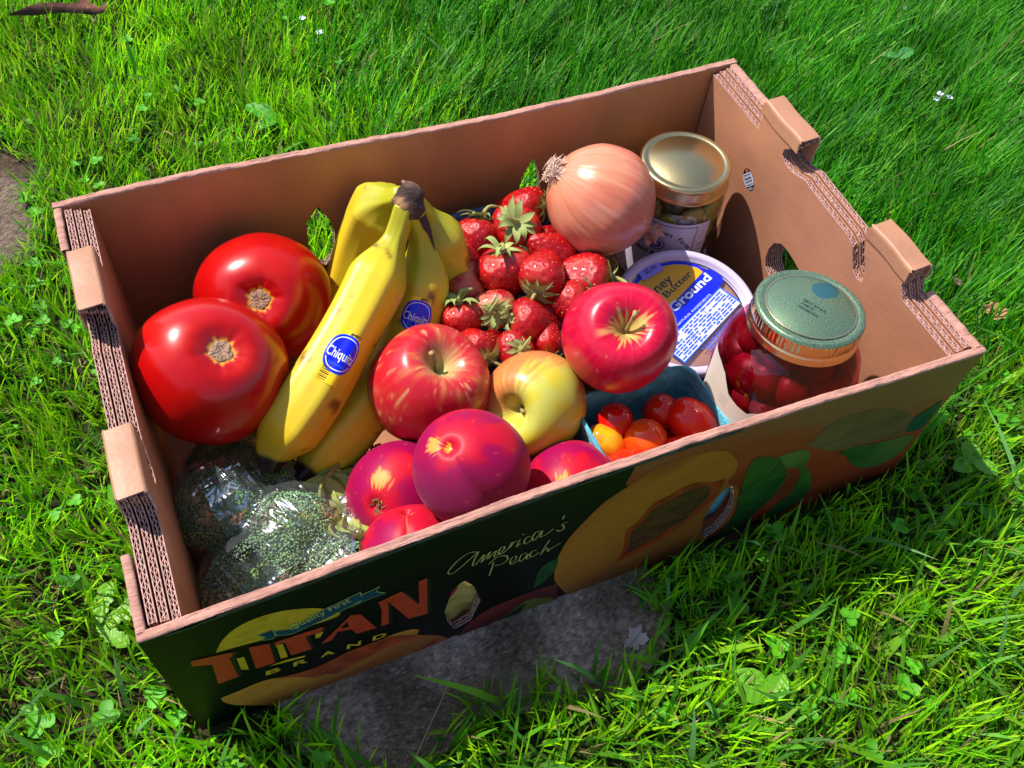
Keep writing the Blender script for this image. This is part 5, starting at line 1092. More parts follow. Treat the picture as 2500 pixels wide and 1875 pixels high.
# jar of dark red fruit
rj = thing('fruit_jar', 'wide glass jar of dark red fruit with a green and gold lid, front right', 'jar')
RR = .0475
gl = [(0, .001), (RR * .88, .001), (RR * .98, .006), (RR, .014), (RR, .086), (RR * .985, .098), (RR * .92, .110), (RR * .80, .120), (RR * .72, .125), (RR * .71, .142)]
v, f = lathe(gl, 96); make('glass_body', v, f, clear_mat('ruby_jar_glass', (.80, .36, .46), .04, .03, .35), rj)
v, f = lathe([(0, .003), (RR * .60, .003), (RR * .64, .012), (RR * .64, .090), (RR * .58, .104), (RR * .50, .116), (0, .118)], 64); make('syrup', v, f, mat('dark_syrup', (.030, .001, .006), .5), rj)
FM = mat('preserved_fruit', attr=True, rough=.35, spec=.4, bump=(120, .1)); rg = np.random.default_rng(4); pf = None
for i in range(66):
    row = i // 12; th = i % 12 * math.pi / 6 + row * .26 + rg.uniform(-.08, .08); zz = .016 + row * .0205 + rg.uniform(-.003, .003); rad = RR * (.67, .67, .67, .67, .62, .46)[row]
    if row == 5: th *= 2.0; zz = .113
    if pf is None:
        v, f, t, T = body([(0, 1), (.3, .93), (.7, .66), (.95, .25), (1, -.1), (.8, -.6), (.45, -.9), (0, -1.02)], 20, 30); cc = mix((.10, .0008, .003), (.22, .002, .018), sm(.35, .65, fbm(v, 1.3, 6)))
        pf = make('preserved_fruit', v, f, FM, rj, colors=cc); s_ = pf
    else: s_ = pf.copy(); COL.objects.link(s_)
    s_.parent = rj; place(s_, (rad * math.cos(th), rad * math.sin(th), zz), (rg.uniform(-1, 1), rg.uniform(-1, 1), rg.uniform(-.2, 1)), 0); q = .0142 * rg.uniform(.85, 1.1); s_.scale = (q, q, q * 1.15)
mb = MB(); cm2 = cyl_map(RR + .0002, 0)
jp(poly([(-.105, .012), (.030, .012), (.030, .090), (-.020, .0925), (-.040, .0905), (-.050, .0850), (-.054, .0815), (-.062, .0825), (-.071, .0855), (-.080, .097), (-.088, .100), (-.105, .100)], sub=.003), 0, 0, cm2)
for q in range(5): jp(fit_text('prepared', (-.0770, .080 - q * .003), (-.0700, .080 - q * .003), .0010), 1, .0003, cm2) if q < 3 else None
jp(poly([(-.046, .0825), (-.043, .0820), (-.0425, .0840), (-.045, .0848)]), 2, .0003, cm2)
lb = mb.build('label', [mat('cream_label_paper', (.62, .54, .46), .5, noise=(40, .04)), mat('label_grey_ink', (.2, .2, .2), .5), mat('label_violet', (.16, .03, .30), .5)], rj, smooth=True); lb['label'] = 'cream label with a curved upper edge'
lb.rotation_euler = (0, 0, .05)
# lid: green-gold disc, sky reflection painted on as a teal patch, and stamped date
m = bpy.data.materials.new('green_gold_lid_disc'); m.use_nodes = True; N = m.node_tree.nodes; Lk = m.node_tree.links; b = N['Principled BSDF']
tc = N.new('ShaderNodeTexCoord'); n1 = N.new('ShaderNodeTexNoise'); n1.inputs['Scale'].default_value = 1400; n1.inputs['Detail'].default_value = 2; Lk.new(tc.outputs['Object'], n1.inputs[0])
cr_ = N.new('ShaderNodeValToRGB'); cr_.color_ramp.elements[0].position = .42; cr_.color_ramp.elements[0].color = (.075, .165, .105, 1); cr_.color_ramp.elements[1].position = .72; cr_.color_ramp.elements[1].color = (.38, .46, .28, 1); Lk.new(n1.outputs[0], cr_.inputs[0])
n2 = N.new('ShaderNodeTexNoise'); n2.inputs['Scale'].default_value = 90; Lk.new(tc.outputs['Object'], n2.inputs[0])
vd = N.new('ShaderNodeVectorMath'); vd.operation = 'DISTANCE'; vd.inputs[1].default_value = (.0175, .0105, .0); mp = N.new('ShaderNodeMapping'); mp.inputs['Scale'].default_value = (1, 1.2, 0); Lk.new(tc.outputs['Object'], mp.inputs[0]); Lk.new(mp.outputs[0], vd.inputs[0])
ad = N.new('ShaderNodeMath'); ad.operation = 'MULTIPLY_ADD'; Lk.new(n2.outputs[0], ad.inputs[0]); ad.inputs[1].default_value = .006; Lk.new(vd.outputs['Value'], ad.inputs[2])
mr = N.new('ShaderNodeMapRange'); mr.inputs[1].default_value = .0115; mr.inputs[2].default_value = .0125; Lk.new(ad.outputs[0], mr.inputs[0])
mx = N.new('ShaderNodeMix'); mx.data_type = 'RGBA'; mx.inputs[6].default_value = (.035, .17, .20, 1); Lk.new(cr_.outputs[0], mx.inputs[7]); Lk.new(mr.outputs[0], mx.inputs[0]); Lk.new(mx.outputs[2], b.inputs['Base Color'])
b.inputs['Metallic'].default_value = .65; b.inputs['Roughness'].default_value = .38
bn = N.new('ShaderNodeBump'); bn.inputs['Strength'].default_value = .25; bn.inputs['Distance'].default_value = .0004; Lk.new(n1.outputs[0], bn.inputs['Height']); Lk.new(bn.outputs[0], b.inputs['Normal'])
ld = jar_lid(rj, .0350, .1450, True, m, GOLD)
v, f = lathe([(.0278, .14515), (.0287, .14535), (.0290, .1450), (.0284, .1447)], 96); make('lid_groove', v, f, GOLD, ld)
mb = MB()
for i, s in enumerate(('BEST BY JUL', '7/08/25', 'H25081830')):
    v, f = text2d(s, .0021, bold=.0); a = math.radians(-65); ca, sa = math.cos(a), math.sin(a); p = v + (-.0065, .0010 - i * .0037)
    mb.add(np.column_stack([p[:, 0] * ca - p[:, 1] * sa + .000, p[:, 0] * sa + p[:, 1] * ca - .0005, np.full(len(p), .1453)]), f)
dp = mb.build('stamped_date', [mat('stamp_ink', (.01, .02, .02), .5)], ld); dp['label'] = 'small stamped date lines'
jv = Vector((.4205, .0672, .150)) - Vector((.4130, .0540, .0055)); rj.rotation_mode = 'QUATERNION'; rj.rotation_quaternion = jv.to_track_quat('Z', 'Y'); rj.location = (.4130, .0540, .0055)
rj.rotation_quaternion = Vector((0, 0, 1)).rotation_difference(jv)

# ------------------------------------------------------------------ broccoli in film
BUD = mat('broccoli_buds', attr=True, rough=.6, spec=.35, bump=(900, .3)); STK = mat('broccoli_stalk', (.23, .33, .09), .5, noise=(60, .2))
ICO_V = None
def ico():
    t = (1 + 5 ** .5) / 2; v = np.array([(-1, t, 0), (1, t, 0), (-1, -t, 0), (1, -t, 0), (0, -1, t), (0, 1, t), (0, -1, -t), (0, 1, -t), (t, 0, -1), (t, 0, 1), (-t, 0, -1), (-t, 0, 1)]) / math.hypot(1, t)
    f = np.array([(0, 11, 5), (0, 5, 1), (0, 1, 7), (0, 7, 10), (0, 10, 11), (1, 5, 9), (5, 11, 4), (11, 10, 2), (10, 7, 6), (7, 1, 8), (3, 9, 4), (3, 4, 2), (3, 2, 6), (3, 6, 8), (3, 8, 9), (4, 9, 5), (2, 4, 11), (6, 2, 10), (8, 6, 7), (9, 8, 1)])
    return v, f
IV, IF = ico()
HEADS = []
def broccoli(c, R, lab, seed, base=(.045, .085, .052), yell=.3):
    rg = np.random.default_rng(seed); root = thing('broccoli_head', lab, 'broccoli', group='broccoli heads wrapped in film'); root.location = c
    lobes = []
    for k in range(15):
        ph = math.acos(1 - (k + .5) / 15 * 1.05); th = k * 2.4 + seed; q = R * .62
        lobes.append((q * math.sin(ph) * math.cos(th), q * math.sin(ph) * math.sin(th), q * math.cos(ph) * .8, R * rg.uniform(.34, .46)))
    pts = []; sz = []; col = []
    for li, (x, y, z, r) in enumerate(lobes):
        n = min(int(520 * (r / (.4 * .03)) ** 2), 700)
        i = np.arange(n) + .5; ph = np.arccos(1 - 2 * i / n); th = i * 2.39996; d = np.stack([np.sin(ph) * np.cos(th), np.sin(ph) * np.sin(th), np.cos(ph)], 1)
        p = np.array((x, y, z)) + d * r * (1 + .10 * (fbm(d, 2.4, seed + li) - .5)[:, None]); keep = (d[:, 2] > -.35)
        for lj, (a, b_, c_, s) in enumerate(lobes):
            if lj != li: keep &= np.linalg.norm(p - (a, b_, c_), axis=1) > s * .93
        p = p[keep] + rg.normal(0, .00042, (keep.sum(), 3)); pts.append(p); sz.append(rg.uniform(.00055, .00108, len(p)))
        tone = mix(base, (.17, .21, .045), sm(.5, .78, fbm(p, 55, seed + 3)) * yell + rg.uniform(0, .12)); tone = mix(tone, (.10, .13, .15), sm(.55, .75, fbm(p, 80, seed + 8)) * .5)
        col.append(tone * np.array((.95, 1.05, .66)) * 2.3 * rg.uniform(.5, 1.35, len(p))[:, None])
    p = np.vstack(pts); s = np.concatenate(sz); col = np.vstack(col); n = len(p)
    V = (p[:, None] + IV[None] * s[:, None, None]).reshape(-1, 3); F = (IF[None] + (np.arange(n) * 12)[:, None, None]).reshape(-1, 3)
    make('florets', V, F.astype(np.int32), BUD, root, colors=np.repeat(col, 12, 0), kind='stuff')
    mb = MB()
    for (x, y, z, r) in lobes:
        v, f = tube([(0, 0, -R * .75), (x * .5, y * .5, -R * .1), (x * .85, y * .85, z * .85)], [R * .16, R * .11, r * .78], 9); mb.add(v, f)
    v, f = tube([(0, 0, -R * 1.05), (0, 0, -R * .5)], [R * .30, R * .24], 14); mb.add(v, f); mb.build('stalk', [STK], root, smooth=True)
    HEADS.append((c, R)); return root
broccoli((.056, .054, .042), .0350, 'dark green broccoli head lowest in the front left corner', 3, (.055, .105, .075), .3)
broccoli((.047, .113, .046), .0315, 'broccoli head against the left side, below the front tomato', 11, (.06, .13, .055), .6)
broccoli((.084, .082, .050), .0265, 'bluish broccoli head under the brightest creases of the film', 19, (.09, .16, .11), .4)
broccoli((.104, .044, .045), .0270, 'broccoli head beside the lowest peach', 27, (.075, .125, .09), .4)
broccoli((.082, .122, .034), .0220, 'small yellowish broccoli head under the banana tips', 35, (.11, .17, .04), .9)
broccoli((.108, .110, .026), .0180, 'small broccoli floret between the second banana tip and the lettuce', 41, (.10, .15, .05), .8)
broccoli((.058, .150, .036), .0270, 'broccoli head deepest in the shade beneath the front tomato', 47, (.055, .10, .05), .4)

broccoli((.148, .128, .016), .0165, 'small yellowish broccoli floret in the gap under the streaked apple', 53, (.10, .15, .04), .8)
# pale lettuce
LET = mat('lettuce_leaf', attr=True, rough=.45, spec=.4, bump=(120, .5), translucent=.25)
let = thing('lettuce', 'pale yellow-green wrinkled lettuce between the broccoli and the peaches', 'lettuce', (.124, .083, .038))
rg = np.random.default_rng(6)
for k in range(9):
    nu, nv = 26, 20; U_, V_ = np.meshgrid(np.linspace(-1, 1, nu), np.linspace(0, 1, nv)); th = k * .70 + rg.uniform(-.2, .2)
    L = rg.uniform(.026, .036); Wd = L * .62
    wob = .0032 * np.sin(U_ * 9 + k + V_ * 4) * (np.abs(U_) ** 1.2 + V_ * .6) + .0016 * np.sin(U_ * 21 + V_ * 9 + k)
    x = V_ * L; y = U_ * Wd * np.sin(np.pi * np.clip(V_ * .86 + .10, 0, 1)) ** .7; z = (.026 * V_ - .020 * V_ ** 2 + .010 * U_ ** 2 * V_) + wob + rg.uniform(-.002, .006)
    P = np.stack([x * math.cos(th) - y * math.sin(th), x * math.sin(th) + y * math.cos(th), z], -1).reshape(-1, 3) + (0, 0, -.004 + .0018 * k)
    P[:, 0] = np.clip(P[:, 0], -.034, .02)
    idx = np.arange(nu * nv).reshape(nv, nu); F = np.stack([idx[:-1, :-1].ravel(), idx[:-1, 1:].ravel(), idx[1:, 1:].ravel(), idx[1:, :-1].ravel()], 1)
    rib = sm(.16, .03, np.abs(U_.ravel())) * .8 + sm(.08, .02, np.abs((np.abs(U_.ravel()) - .9 * V_.ravel() * .6) % .3 - .15)) * .25
    c = mix((.30, .36, .07), (.56, .58, .30), rib); c = mix(c, (.46, .44, .12), (vnoise(P, 120, k)) * .5)
    make('leaf', P, F.astype(np.int32), LET, let, colors=c)

gx, gz = np.meshgrid(np.linspace(.150, .187, 22), np.linspace(.007, .090, 34)); P = np.stack([gx.ravel() - .124, .0088 + .0012 * np.sin(gx.ravel() * 300 + gz.ravel() * 60) + .0006 * np.sin(gz.ravel() * 420) - .083, gz.ravel() - .038], 1)  # sheet added behind the front hand hole to block sunlight through it
idx = np.arange(22 * 34).reshape(34, 22); F = np.stack([idx[:-1, :-1].ravel(), idx[:-1, 1:].ravel(), idx[1:, 1:].ravel(), idx[1:, :-1].ravel()], 1)
make('leaf', P, F.astype(np.int32), LET, let, colors=mix((.50, .36, .08), (.62, .48, .16), vnoise(P, 120, 4)))
# cling film over the vegetables
fx, fy = np.meshgrid(np.linspace(.0225, .138, 230), np.linspace(.0085, .160, 300)); fx = fx.ravel(); fy = fy.ravel()
zz = np.full(len(fx), .030)
for (c, R) in HEADS:
    d2 = (fx - c[0]) ** 2 + (fy - c[1]) ** 2; Rk = R * 1.10; h = c[2] + np.sqrt(np.maximum(Rk * Rk - d2, 0)) * .97
    zz = np.logaddexp(zz * 260, np.where(d2 < Rk * Rk, h, .0) * 260) / 260
d2 = (fx - .124) ** 2 + (fy - .083) ** 2; zz = np.logaddexp(zz * 260, (.052 - d2 * 9) * 260) / 260
q = np.stack([fx, fy, np.zeros_like(fx)], 1)
def crease(ang, sc, st, seed):
    ca, sa = math.cos(ang), math.sin(ang); p = np.stack([(q[:, 0] * ca + q[:, 1] * sa) * sc, (-q[:, 0] * sa + q[:, 1] * ca) * st, np.zeros(len(q))], 1)
    n = vnoise(p, 1, seed); return 1 - np.abs(n * 2 - 1)
spot = np.exp(-(((fx - .088) / .026) ** 2 + ((fy - .070) / .024) ** 2)); zz = zz + .0011 + (.0004 + .0011 * spot) * crease(-.95, 60, 420, 3) ** 2 + .0016 * crease(.35, 150, 18, 8) ** 5 + .0014 * crease(1.9, 130, 20, 18) ** 5 + .0022 * fbm(q, 40, 5)
cover = ((fx - .115) ** 2 + (fy - .075) ** 2)
idx = np.arange(len(fx)).reshape(300, 230); F = np.stack([idx[:-1, :-1].ravel(), idx[:-1, 1:].ravel(), idx[1:, 1:].ravel(), idx[1:, :-1].ravel()], 1)
fc = np.stack([fx[F].mean(1), fy[F].mean(1)], 1)
ok = ~((fc[:, 0] > .112) & (fc[:, 1] < .072 + .0 * fc[:, 0]) & (fc[:, 0] > .124)) & ~((fc[:, 0] - .152) ** 2 + (fc[:, 1] - .084) ** 2 < .031 ** 2) & ~((fc[:, 0] - .142) ** 2 + (fc[:, 1] - .0395) ** 2 < .029 ** 2)
o = make('cling_film', np.stack([fx, fy, zz], 1), F[ok].astype(np.int32), clear_mat('cling_film_plastic', (.97, .98, .98), .20, .015, .35, bump=(45, .12, (1, .25, 1)), gloss=(.95, .96, 1), streak=(.85, [(330, (1, .10, 1), .35, .56, .66), (240, (1, .07, 1), -.9, .57, .67), (700, (1, .12, 1), 1.1, .56, .68)]), haze=.045))
tag(o, 'crumpled clear cling film stretched over the broccoli and lettuce', 'plastic film')

# ------------------------------------------------------------------ grass and weeds
GR = mat('grass_blade', attr=True, rough=.48, spec=.20, translucent=.42)
FP = (-.0045, .5105, -.004, .309)                         # footprint of the box
def in_stone(P):
    m = np.zeros(len(P), bool); P = P + np.column_stack([(fbm(P, 45, 91) - .5) * .030, (fbm(P, 45, 92) - .5) * .030, np.zeros(len(P))])
    for pts, _ in STONES:
        c0 = np.array(pts).mean(0); sh = .90 if c0[0] > 0 else .93; pts = [tuple(c0 + (np.array(q) - c0) * sh + ((0, .006) if c0[0] > 0 else (-.01, 0))) for q in pts]
        pp = np.array(catmull(np.array(pts + [pts[0]]), 50)); c = pp.mean(0); a = pp; b = np.roll(pp, -1, 0); ins = np.zeros(len(P), bool)
        for (x1, y1), (x2, y2) in zip(a, b):
            cond = ((y1 > P[:, 1]) != (y2 > P[:, 1])) & (P[:, 0] < (x2 - x1) * (P[:, 1] - y1) / (y2 - y1 + 1e-12) + x1); ins ^= cond
        m |= ins
    return m
def blades(n, region, hrange, wrange, seed, lean=(.25, .6), wind=None, windamt=0.0, palette=None, straw=.04, mask=None, curl=1.0):
    rg = np.random.default_rng(seed); x0, x1, y0, y1 = region
    P = np.stack([rg.uniform(x0, x1, n), rg.uniform(y0, y1, n), np.zeros(n)], 1)
    k = ~((P[:, 0] > FP[0]) & (P[:, 0] < FP[1]) & (P[:, 1] > FP[2]) & (P[:, 1] < FP[3])) & ~in_stone(P)
    k &= rg.uniform(0, 1, n) < .55 + .9 * (vnoise(P, 38, seed) - .2)
    if mask is not None: k &= mask(P, rg)
    P = P[k]; n = len(P)
    tuft = vnoise(P, 55, seed + 1); th = rg.uniform(0, 2 * math.pi, n) * .6 + vnoise(P, 16, seed + 2) * 12
    h = rg.uniform(*hrange, n) * (.7 + .6 * tuft) ; w = rg.uniform(*wrange, n)
    D = np.stack([np.cos(th), np.sin(th)], 1) * rg.uniform(*lean, n)[:, None]
    if wind is not None: D = D + np.array(wind)[None] * windamt * rg.uniform(.5, 1.3, n)[:, None]
    lim = np.linalg.norm(D, axis=1); D = D / np.maximum(lim, 1e-6)[:, None] * np.minimum(lim, 1.5)[:, None]; ln = np.linalg.norm(D, axis=1)
    m = 5; u = np.linspace(0, 1, m); cu = rg.uniform(.2, 1.3, n) * curl
    # centre line: rises, then bends over
    hor = (u[None] * .55 + cu[:, None] * .75 * u[None] ** 2) * ln[:, None]; ver = u[None] - (.22 * cu * np.minimum(ln, 1.2))[:, None] * u[None] ** 2.2
    s = 1 / np.sqrt(1 + .5 * ln ** 2); C = np.empty((n, m, 3)); C[..., 0] = P[:, 0, None] + D[:, 0, None] / (ln[:, None] + 1e-6) * hor * (h * s)[:, None]
    C[..., 1] = P[:, 1, None] + D[:, 1, None] / (ln[:, None] + 1e-6) * hor * (h * s)[:, None]; C[..., 2] = GZ - .003 + ver * (h * s)[:, None]
    # keep blades out of the cardboard
    inb = (C[..., 0] > FP[0] - .001) & (C[..., 0] < FP[1] + .001) & (C[..., 1] > FP[2] - .001) & (C[..., 1] < FP[3] + .001); bad = inb.any(1)
    C[bad, :, 0] = P[bad, 0, None] - (C[bad, :, 0] - P[bad, 0, None]) * .5; C[bad, :, 1] = P[bad, 1, None] - (C[bad, :, 1] - P[bad, 1, None]) * .5
    sa = rg.uniform(0, 2 * math.pi, n); sd = np.stack([-D[:, 1] / (ln + 1e-6) + .35 * np.cos(sa), D[:, 0] / (ln + 1e-6) + .35 * np.sin(sa), .25 * np.sin(sa * 2)], 1)
    sd /= np.linalg.norm(sd, axis=1)[:, None]; wu = np.array([.75, 1, .95, .65, .06]); half = sd[:, None] * (w[:, None] * wu[None])[..., None] / 2
    V = np.stack([C + half, C - half], 2).reshape(n, m * 2, 3)
    base = (np.arange(n) * m * 2)[:, None, None]; q = np.array([(2 * i, 2 * i + 1, 2 * i + 3, 2 * i + 2) for i in range(m - 1)])[None]
    F = (base + q).reshape(-1, 4)
    pal = np.array(palette); ci = rg.integers(0, len(pal), n); col = pal[ci] * (rg.uniform(.70, 1.25, n) * (.55 + .9 * fbm(P, 13, 71)))[:, None]
    st = rg.uniform(0, 1, n) < straw; col[st] = np.array((.36, .27, .12)) * rg.uniform(.6, 1.2, st.sum())[:, None]
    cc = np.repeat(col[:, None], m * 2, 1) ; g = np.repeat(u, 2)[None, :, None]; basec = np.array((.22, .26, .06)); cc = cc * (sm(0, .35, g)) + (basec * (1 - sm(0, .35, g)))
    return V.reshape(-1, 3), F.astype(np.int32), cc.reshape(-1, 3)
SUNNY = [(.28, .64, .003), (.21, .57, .003), (.34, .68, .004), (.14, .47, .006), (.40, .66, .02)]
SHADED = [(.026, .22, .002), (.055, .31, .002), (.016, .16, .004), (.10, .38, .004), (.035, .21, .010)]  # tree shade over the back right lawn is put into these darker greens
MID = [(.11, .38, .004), (.07, .30, .004), (.17, .44, .006), (.08, .30, .02)]
def reg(P):      # 1 where longer grass carries painted tree shade (back right), 0 in the light lawn grass (left and front)
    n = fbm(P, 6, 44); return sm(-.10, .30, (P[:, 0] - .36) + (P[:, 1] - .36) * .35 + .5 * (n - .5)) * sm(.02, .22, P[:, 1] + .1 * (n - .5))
V = []; F = []; Cc = []; off = 0
def add(r):
    global off
    V.append(r[0]); F.append(r[1] + off); Cc.append(r[2]); off += len(r[0])
near = (-.45, 1.15, -.36, 1.02); view_box = (-.30, 1.20, -.34, .95)
def inview(P, g):       # thinner growth far from the part of the lawn that is looked at
    q = np.array([(-.13, .90), (1.20, .50), (.50, -.32), (-.22, -.05)]); d = np.full(len(P), 9.0)
    for i in range(4):
        a, b = q[i], q[(i + 1) % 4]; e = (b - a) / np.linalg.norm(b - a); d = np.minimum(d, -((P[:, 0] - a[0]) * -e[1] + (P[:, 1] - a[1]) * e[0]))
    return g.uniform(0, 1, len(P)) < .18 + .82 * sm(-.10, .0, d)
add(blades(125000, view_box, (.018, .036), (.0010, .0021), 1, palette=SUNNY, mask=lambda P, g: (g.uniform(0, 1, len(P)) > reg(P)) & inview(P, g)))
add(blades(80000, view_box, (.010, .024), (.0010, .0020), 2, palette=MID, straw=.05, lean=(.4, 1.2), mask=lambda P, g: (g.uniform(0, 1, len(P)) > reg(P) * .5) & inview(P, g)))
add(blades(90000, (.1, 1.25, 0, .95), (.034, .064), (.0010, .0019), 3, palette=SHADED, straw=.015, lean=(.1, .6), wind=(.80, .42), windamt=.58, mask=lambda P, g: (g.uniform(0, 1, len(P)) < reg(P)) & inview(P, g)))
add(blades(3500, near, (.03, .06), (.0026, .0046), 4, palette=[(.15, .40, .015), (.10, .32, .03), (.22, .46, .02), (.14, .34, .09)], straw=.03, lean=(.3, 1.0), mask=lambda P, g: g.uniform(0, 1, len(P)) < .35 + .65 * (P[:, 1] < .2)))
add(blades(2200, (.05, .80, -.30, .02), (.022, .048), (.0024, .0040), 14, palette=[(.10, .33, .015), (.08, .27, .03), (.17, .40, .02)], straw=.05, lean=(.3, 1.0)))
# coarse outer lawn for other viewpoints
def outer(P, g): return ~((P[:, 0] > near[0]) & (P[:, 0] < near[1]) & (P[:, 1] > near[2]) & (P[:, 1] < near[3]))
add(blades(34000, (-1.5, 2.3, -1.2, 2.2), (.022, .045), (.0026, .0046), 5, palette=SUNNY + SHADED + MID, mask=outer))
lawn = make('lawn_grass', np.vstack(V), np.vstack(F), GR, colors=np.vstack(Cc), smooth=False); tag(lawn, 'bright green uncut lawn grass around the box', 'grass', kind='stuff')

# clover: ground cover among the blades
rg = np.random.default_rng(12); cl = MB()
def leaflet(c, r, th, tilt, col, heart=.0):
    k = 9; pts = [c]
    for i in range(k):
        a = i * 2 * math.pi / k; q = r * (1 - heart * (math.cos(a) > .85)); x, y = r * .85 + q * math.cos(a), q * .86 * math.sin(a); z = math.sin(tilt) * x * .6 + .12 * abs(y)
        pts.append((c[0] + x * math.cos(th) - y * math.sin(th), c[1] + x * math.sin(th) + y * math.cos(th), c[2] + z))
    m_ = (c[0] + r * .85 * math.cos(th), c[1] + r * .85 * math.sin(th), c[2] - .0004)
    pts[0] = m_; cl.add(pts, [(0, 1 + i, 1 + (i + 1) % k) for i in range(k)], 0, np.vstack([np.array(col) * 1.15] + [np.array(col)] * k))
def clover(x, y, r, h, dark):
    if FP[0] - .004 < x < FP[1] + .004 and FP[2] - .004 < y < FP[3] + .004: return
    th = rg.uniform(0, 6.28); c = (x, y, GZ + h); col = np.array((.075, .32, .010) if not dark else (.035, .22, .02)) * rg.uniform(.75, 1.3)
    for q in range(3): leaflet(c, r, th + q * 2.094 + rg.uniform(-.15, .15), rg.uniform(-.1, .5), col, .18)
    b = (x + rg.uniform(-.006, .006), y + rg.uniform(-.006, .006), GZ - .002); vv, ff = tube([b, ((b[0] + x) / 2, (b[1] + y) / 2, GZ + h * .6), c], [.0005, .0005, .0004], 3, cap=False); cl.add(vv, ff, 0, (.09, .20, .04))
n = 0
P = np.stack([rg.uniform(-.40, 1.05, 4200), rg.uniform(-.34, .95, 4200), np.zeros(4200)], 1)
dn = fbm(P, 9, 61); ms = in_stone(P)
for (x, y, _), d_, s_ in zip(P, dn, ms):
    pr_ = .10 + .75 * sm(.48, .66, d_) + (.40 if (x > .30 and -.20 < y < .06) else 0) + (.10 if x < .02 and y < .3 else 0)
    if rg.uniform() > pr_ * (.55 if y > .5 else 1) or s_: continue
    clover(x, y, rg.uniform(.0024, .0050) * (1.1 if y < .1 else .85), rg.uniform(.005, .017), x > .4 and y > .1); n += 1
co = cl.build('clover_patch', [mat('clover_leaf', attr=True, rough=.5, spec=.3, translucent=.25, noise=(300, .12))], col=True, smooth=True); tag(co, 'small round-leaved clover growing through the lawn', 'clover', kind='stuff')

# thatch: dry bits lying between the blades
V = []; F = []; Cc = []; off = 0
add(blades(6000, near, (.008, .020), (.0008, .0018), 9, palette=[(.34, .25, .12), (.24, .16, .07), (.42, .34, .20)], straw=0, lean=(1.0, 1.5)))
th_ = make('dry_thatch', np.vstack(V), np.vstack(F), GR, colors=np.vstack(Cc), smooth=False); tag(th_, 'dry straw-coloured bits between the grass blades', 'dead grass', kind='stuff')

# broad-leaved weeds, each a thing
WEED = mat('weed_leaf', attr=True, rough=.42, spec=.4, translucent=.25, bump=(200, .3))
def broad_leaf(L, Wd, lobed=0.0, seed=0, droop=.25, col=(.12, .36, .012), colv=(.20, .44, .04)):
    nu, nv = 17, 22; U_, V_ = np.meshgrid(np.linspace(-1, 1, nu), np.linspace(0, 1, nv)); env = np.sin(np.pi * np.clip(V_ * .93 + .05, 0, 1)) ** .75
    if lobed: env = env * (1 - lobed * np.abs(np.sin(V_ * 15 + seed)) * (V_ < .8)) * (.45 + .75 * V_)
    x = V_ * L; y = U_ * Wd / 2 * env; z = .35 * L * V_ - droop * L * V_ ** 2 + .10 * Wd * np.abs(U_) * env + .0004 * np.sin(V_ * 34 + np.abs(U_) * 5) * (1 - .4 * np.abs(U_))
    P = np.stack([x, y, z], -1).reshape(-1, 3); idx = np.arange(nu * nv).reshape(nv, nu)
    F = np.stack([idx[:-1, :-1].ravel(), idx[:-1, 1:].ravel(), idx[1:, 1:].ravel(), idx[1:, :-1].ravel()], 1).astype(np.int32)
    rib = sm(.09, .02, np.abs(U_.ravel())) + .35 * sm(.10, .02, np.abs(((V_.ravel() - .5 * np.abs(U_.ravel())) * 8) % 1 - .5)); c = mix(col, colv, np.clip(rib, 0, 1) * .7)
    return P, F, c
def weed(x, y, th0, specs, lab, cat='weed', z=.010, lobed=0.0, col=(.14, .36, .012), name='broadleaf_weed'):
    root = thing(name, lab, cat, (x, y, GZ + z))
    for i, (dth, L, Wd) in enumerate(specs):
        P, F, c = broad_leaf(L, Wd, lobed, i, .25, col); o = make('leaf', P, F, WEED, root, colors=c); o.rotation_euler = (0, 0, math.radians(th0 + dth)); o.location = (0, 0, .002 * i)
    return root
weed(.180, .520, 130, [(0, .036, .019), (75, .024, .013)], 'broad-leaved plantain in the lawn behind the upper left of the box', z=.007, col=(.05, .28, .015))
weed(.113, .432, 160, [(0, .034, .020), (100, .026, .016)], 'broad leaf close behind the back panel near the left corner', z=.009)
weed(.637, .250, 140, [(0, .036, .018), (60, .034, .017), (-110, .030, .016), (170, .022, .012)], 'broad-leaved plantain beyond the right end of the box', z=.014, col=(.07, .30, .02))
weed(.565, .395, 80, [(0, .034, .020), (-60, .018, .011)], 'single upright oval leaf by the back right corner of the box', z=.024, col=(.10, .33, .02))
weed(-.028, .310, -40, [(0, .060, .026), (30, .036, .018)], 'dandelion rosette leaf with wavy edges beside the left side', z=.014, lobed=.45, col=(.15, .30, .02)) if 0 else None
weed(-.046, .083, 10, [(0, .050, .024), (55, .030, .016), (-60, .026, .014)], 'dandelion leaves with wavy lobed edges beside the front left corner', z=.006, lobed=.35, col=(.14, .36, .01), name='dandelion')
weed(.325, -.112, 120, [(0, .026, .022), (-90, .020, .015)], 'round smooth leaf in the grass right of the bare stone', z=.012, col=(.12, .36, .012))
weed(.560, -.02, 60, [(0, .020, .015), (120, .018, .014), (240, .018, .013)], 'round clover-like leaves right of the box', z=.014, col=(.11, .34, .015))
weed(-.10, .60, 200, [(0, .022, .016), (120, .020, .014)], 'bluish round leaf pair near the left flagstone', z=.014, col=(.09, .30, .05))
weed(.80, .40, 20, [(0, .024, .014), (140, .02, .012)], 'round leaf pair in the long grass near the right edge of the photo', z=.026, col=(.06, .27, .07))

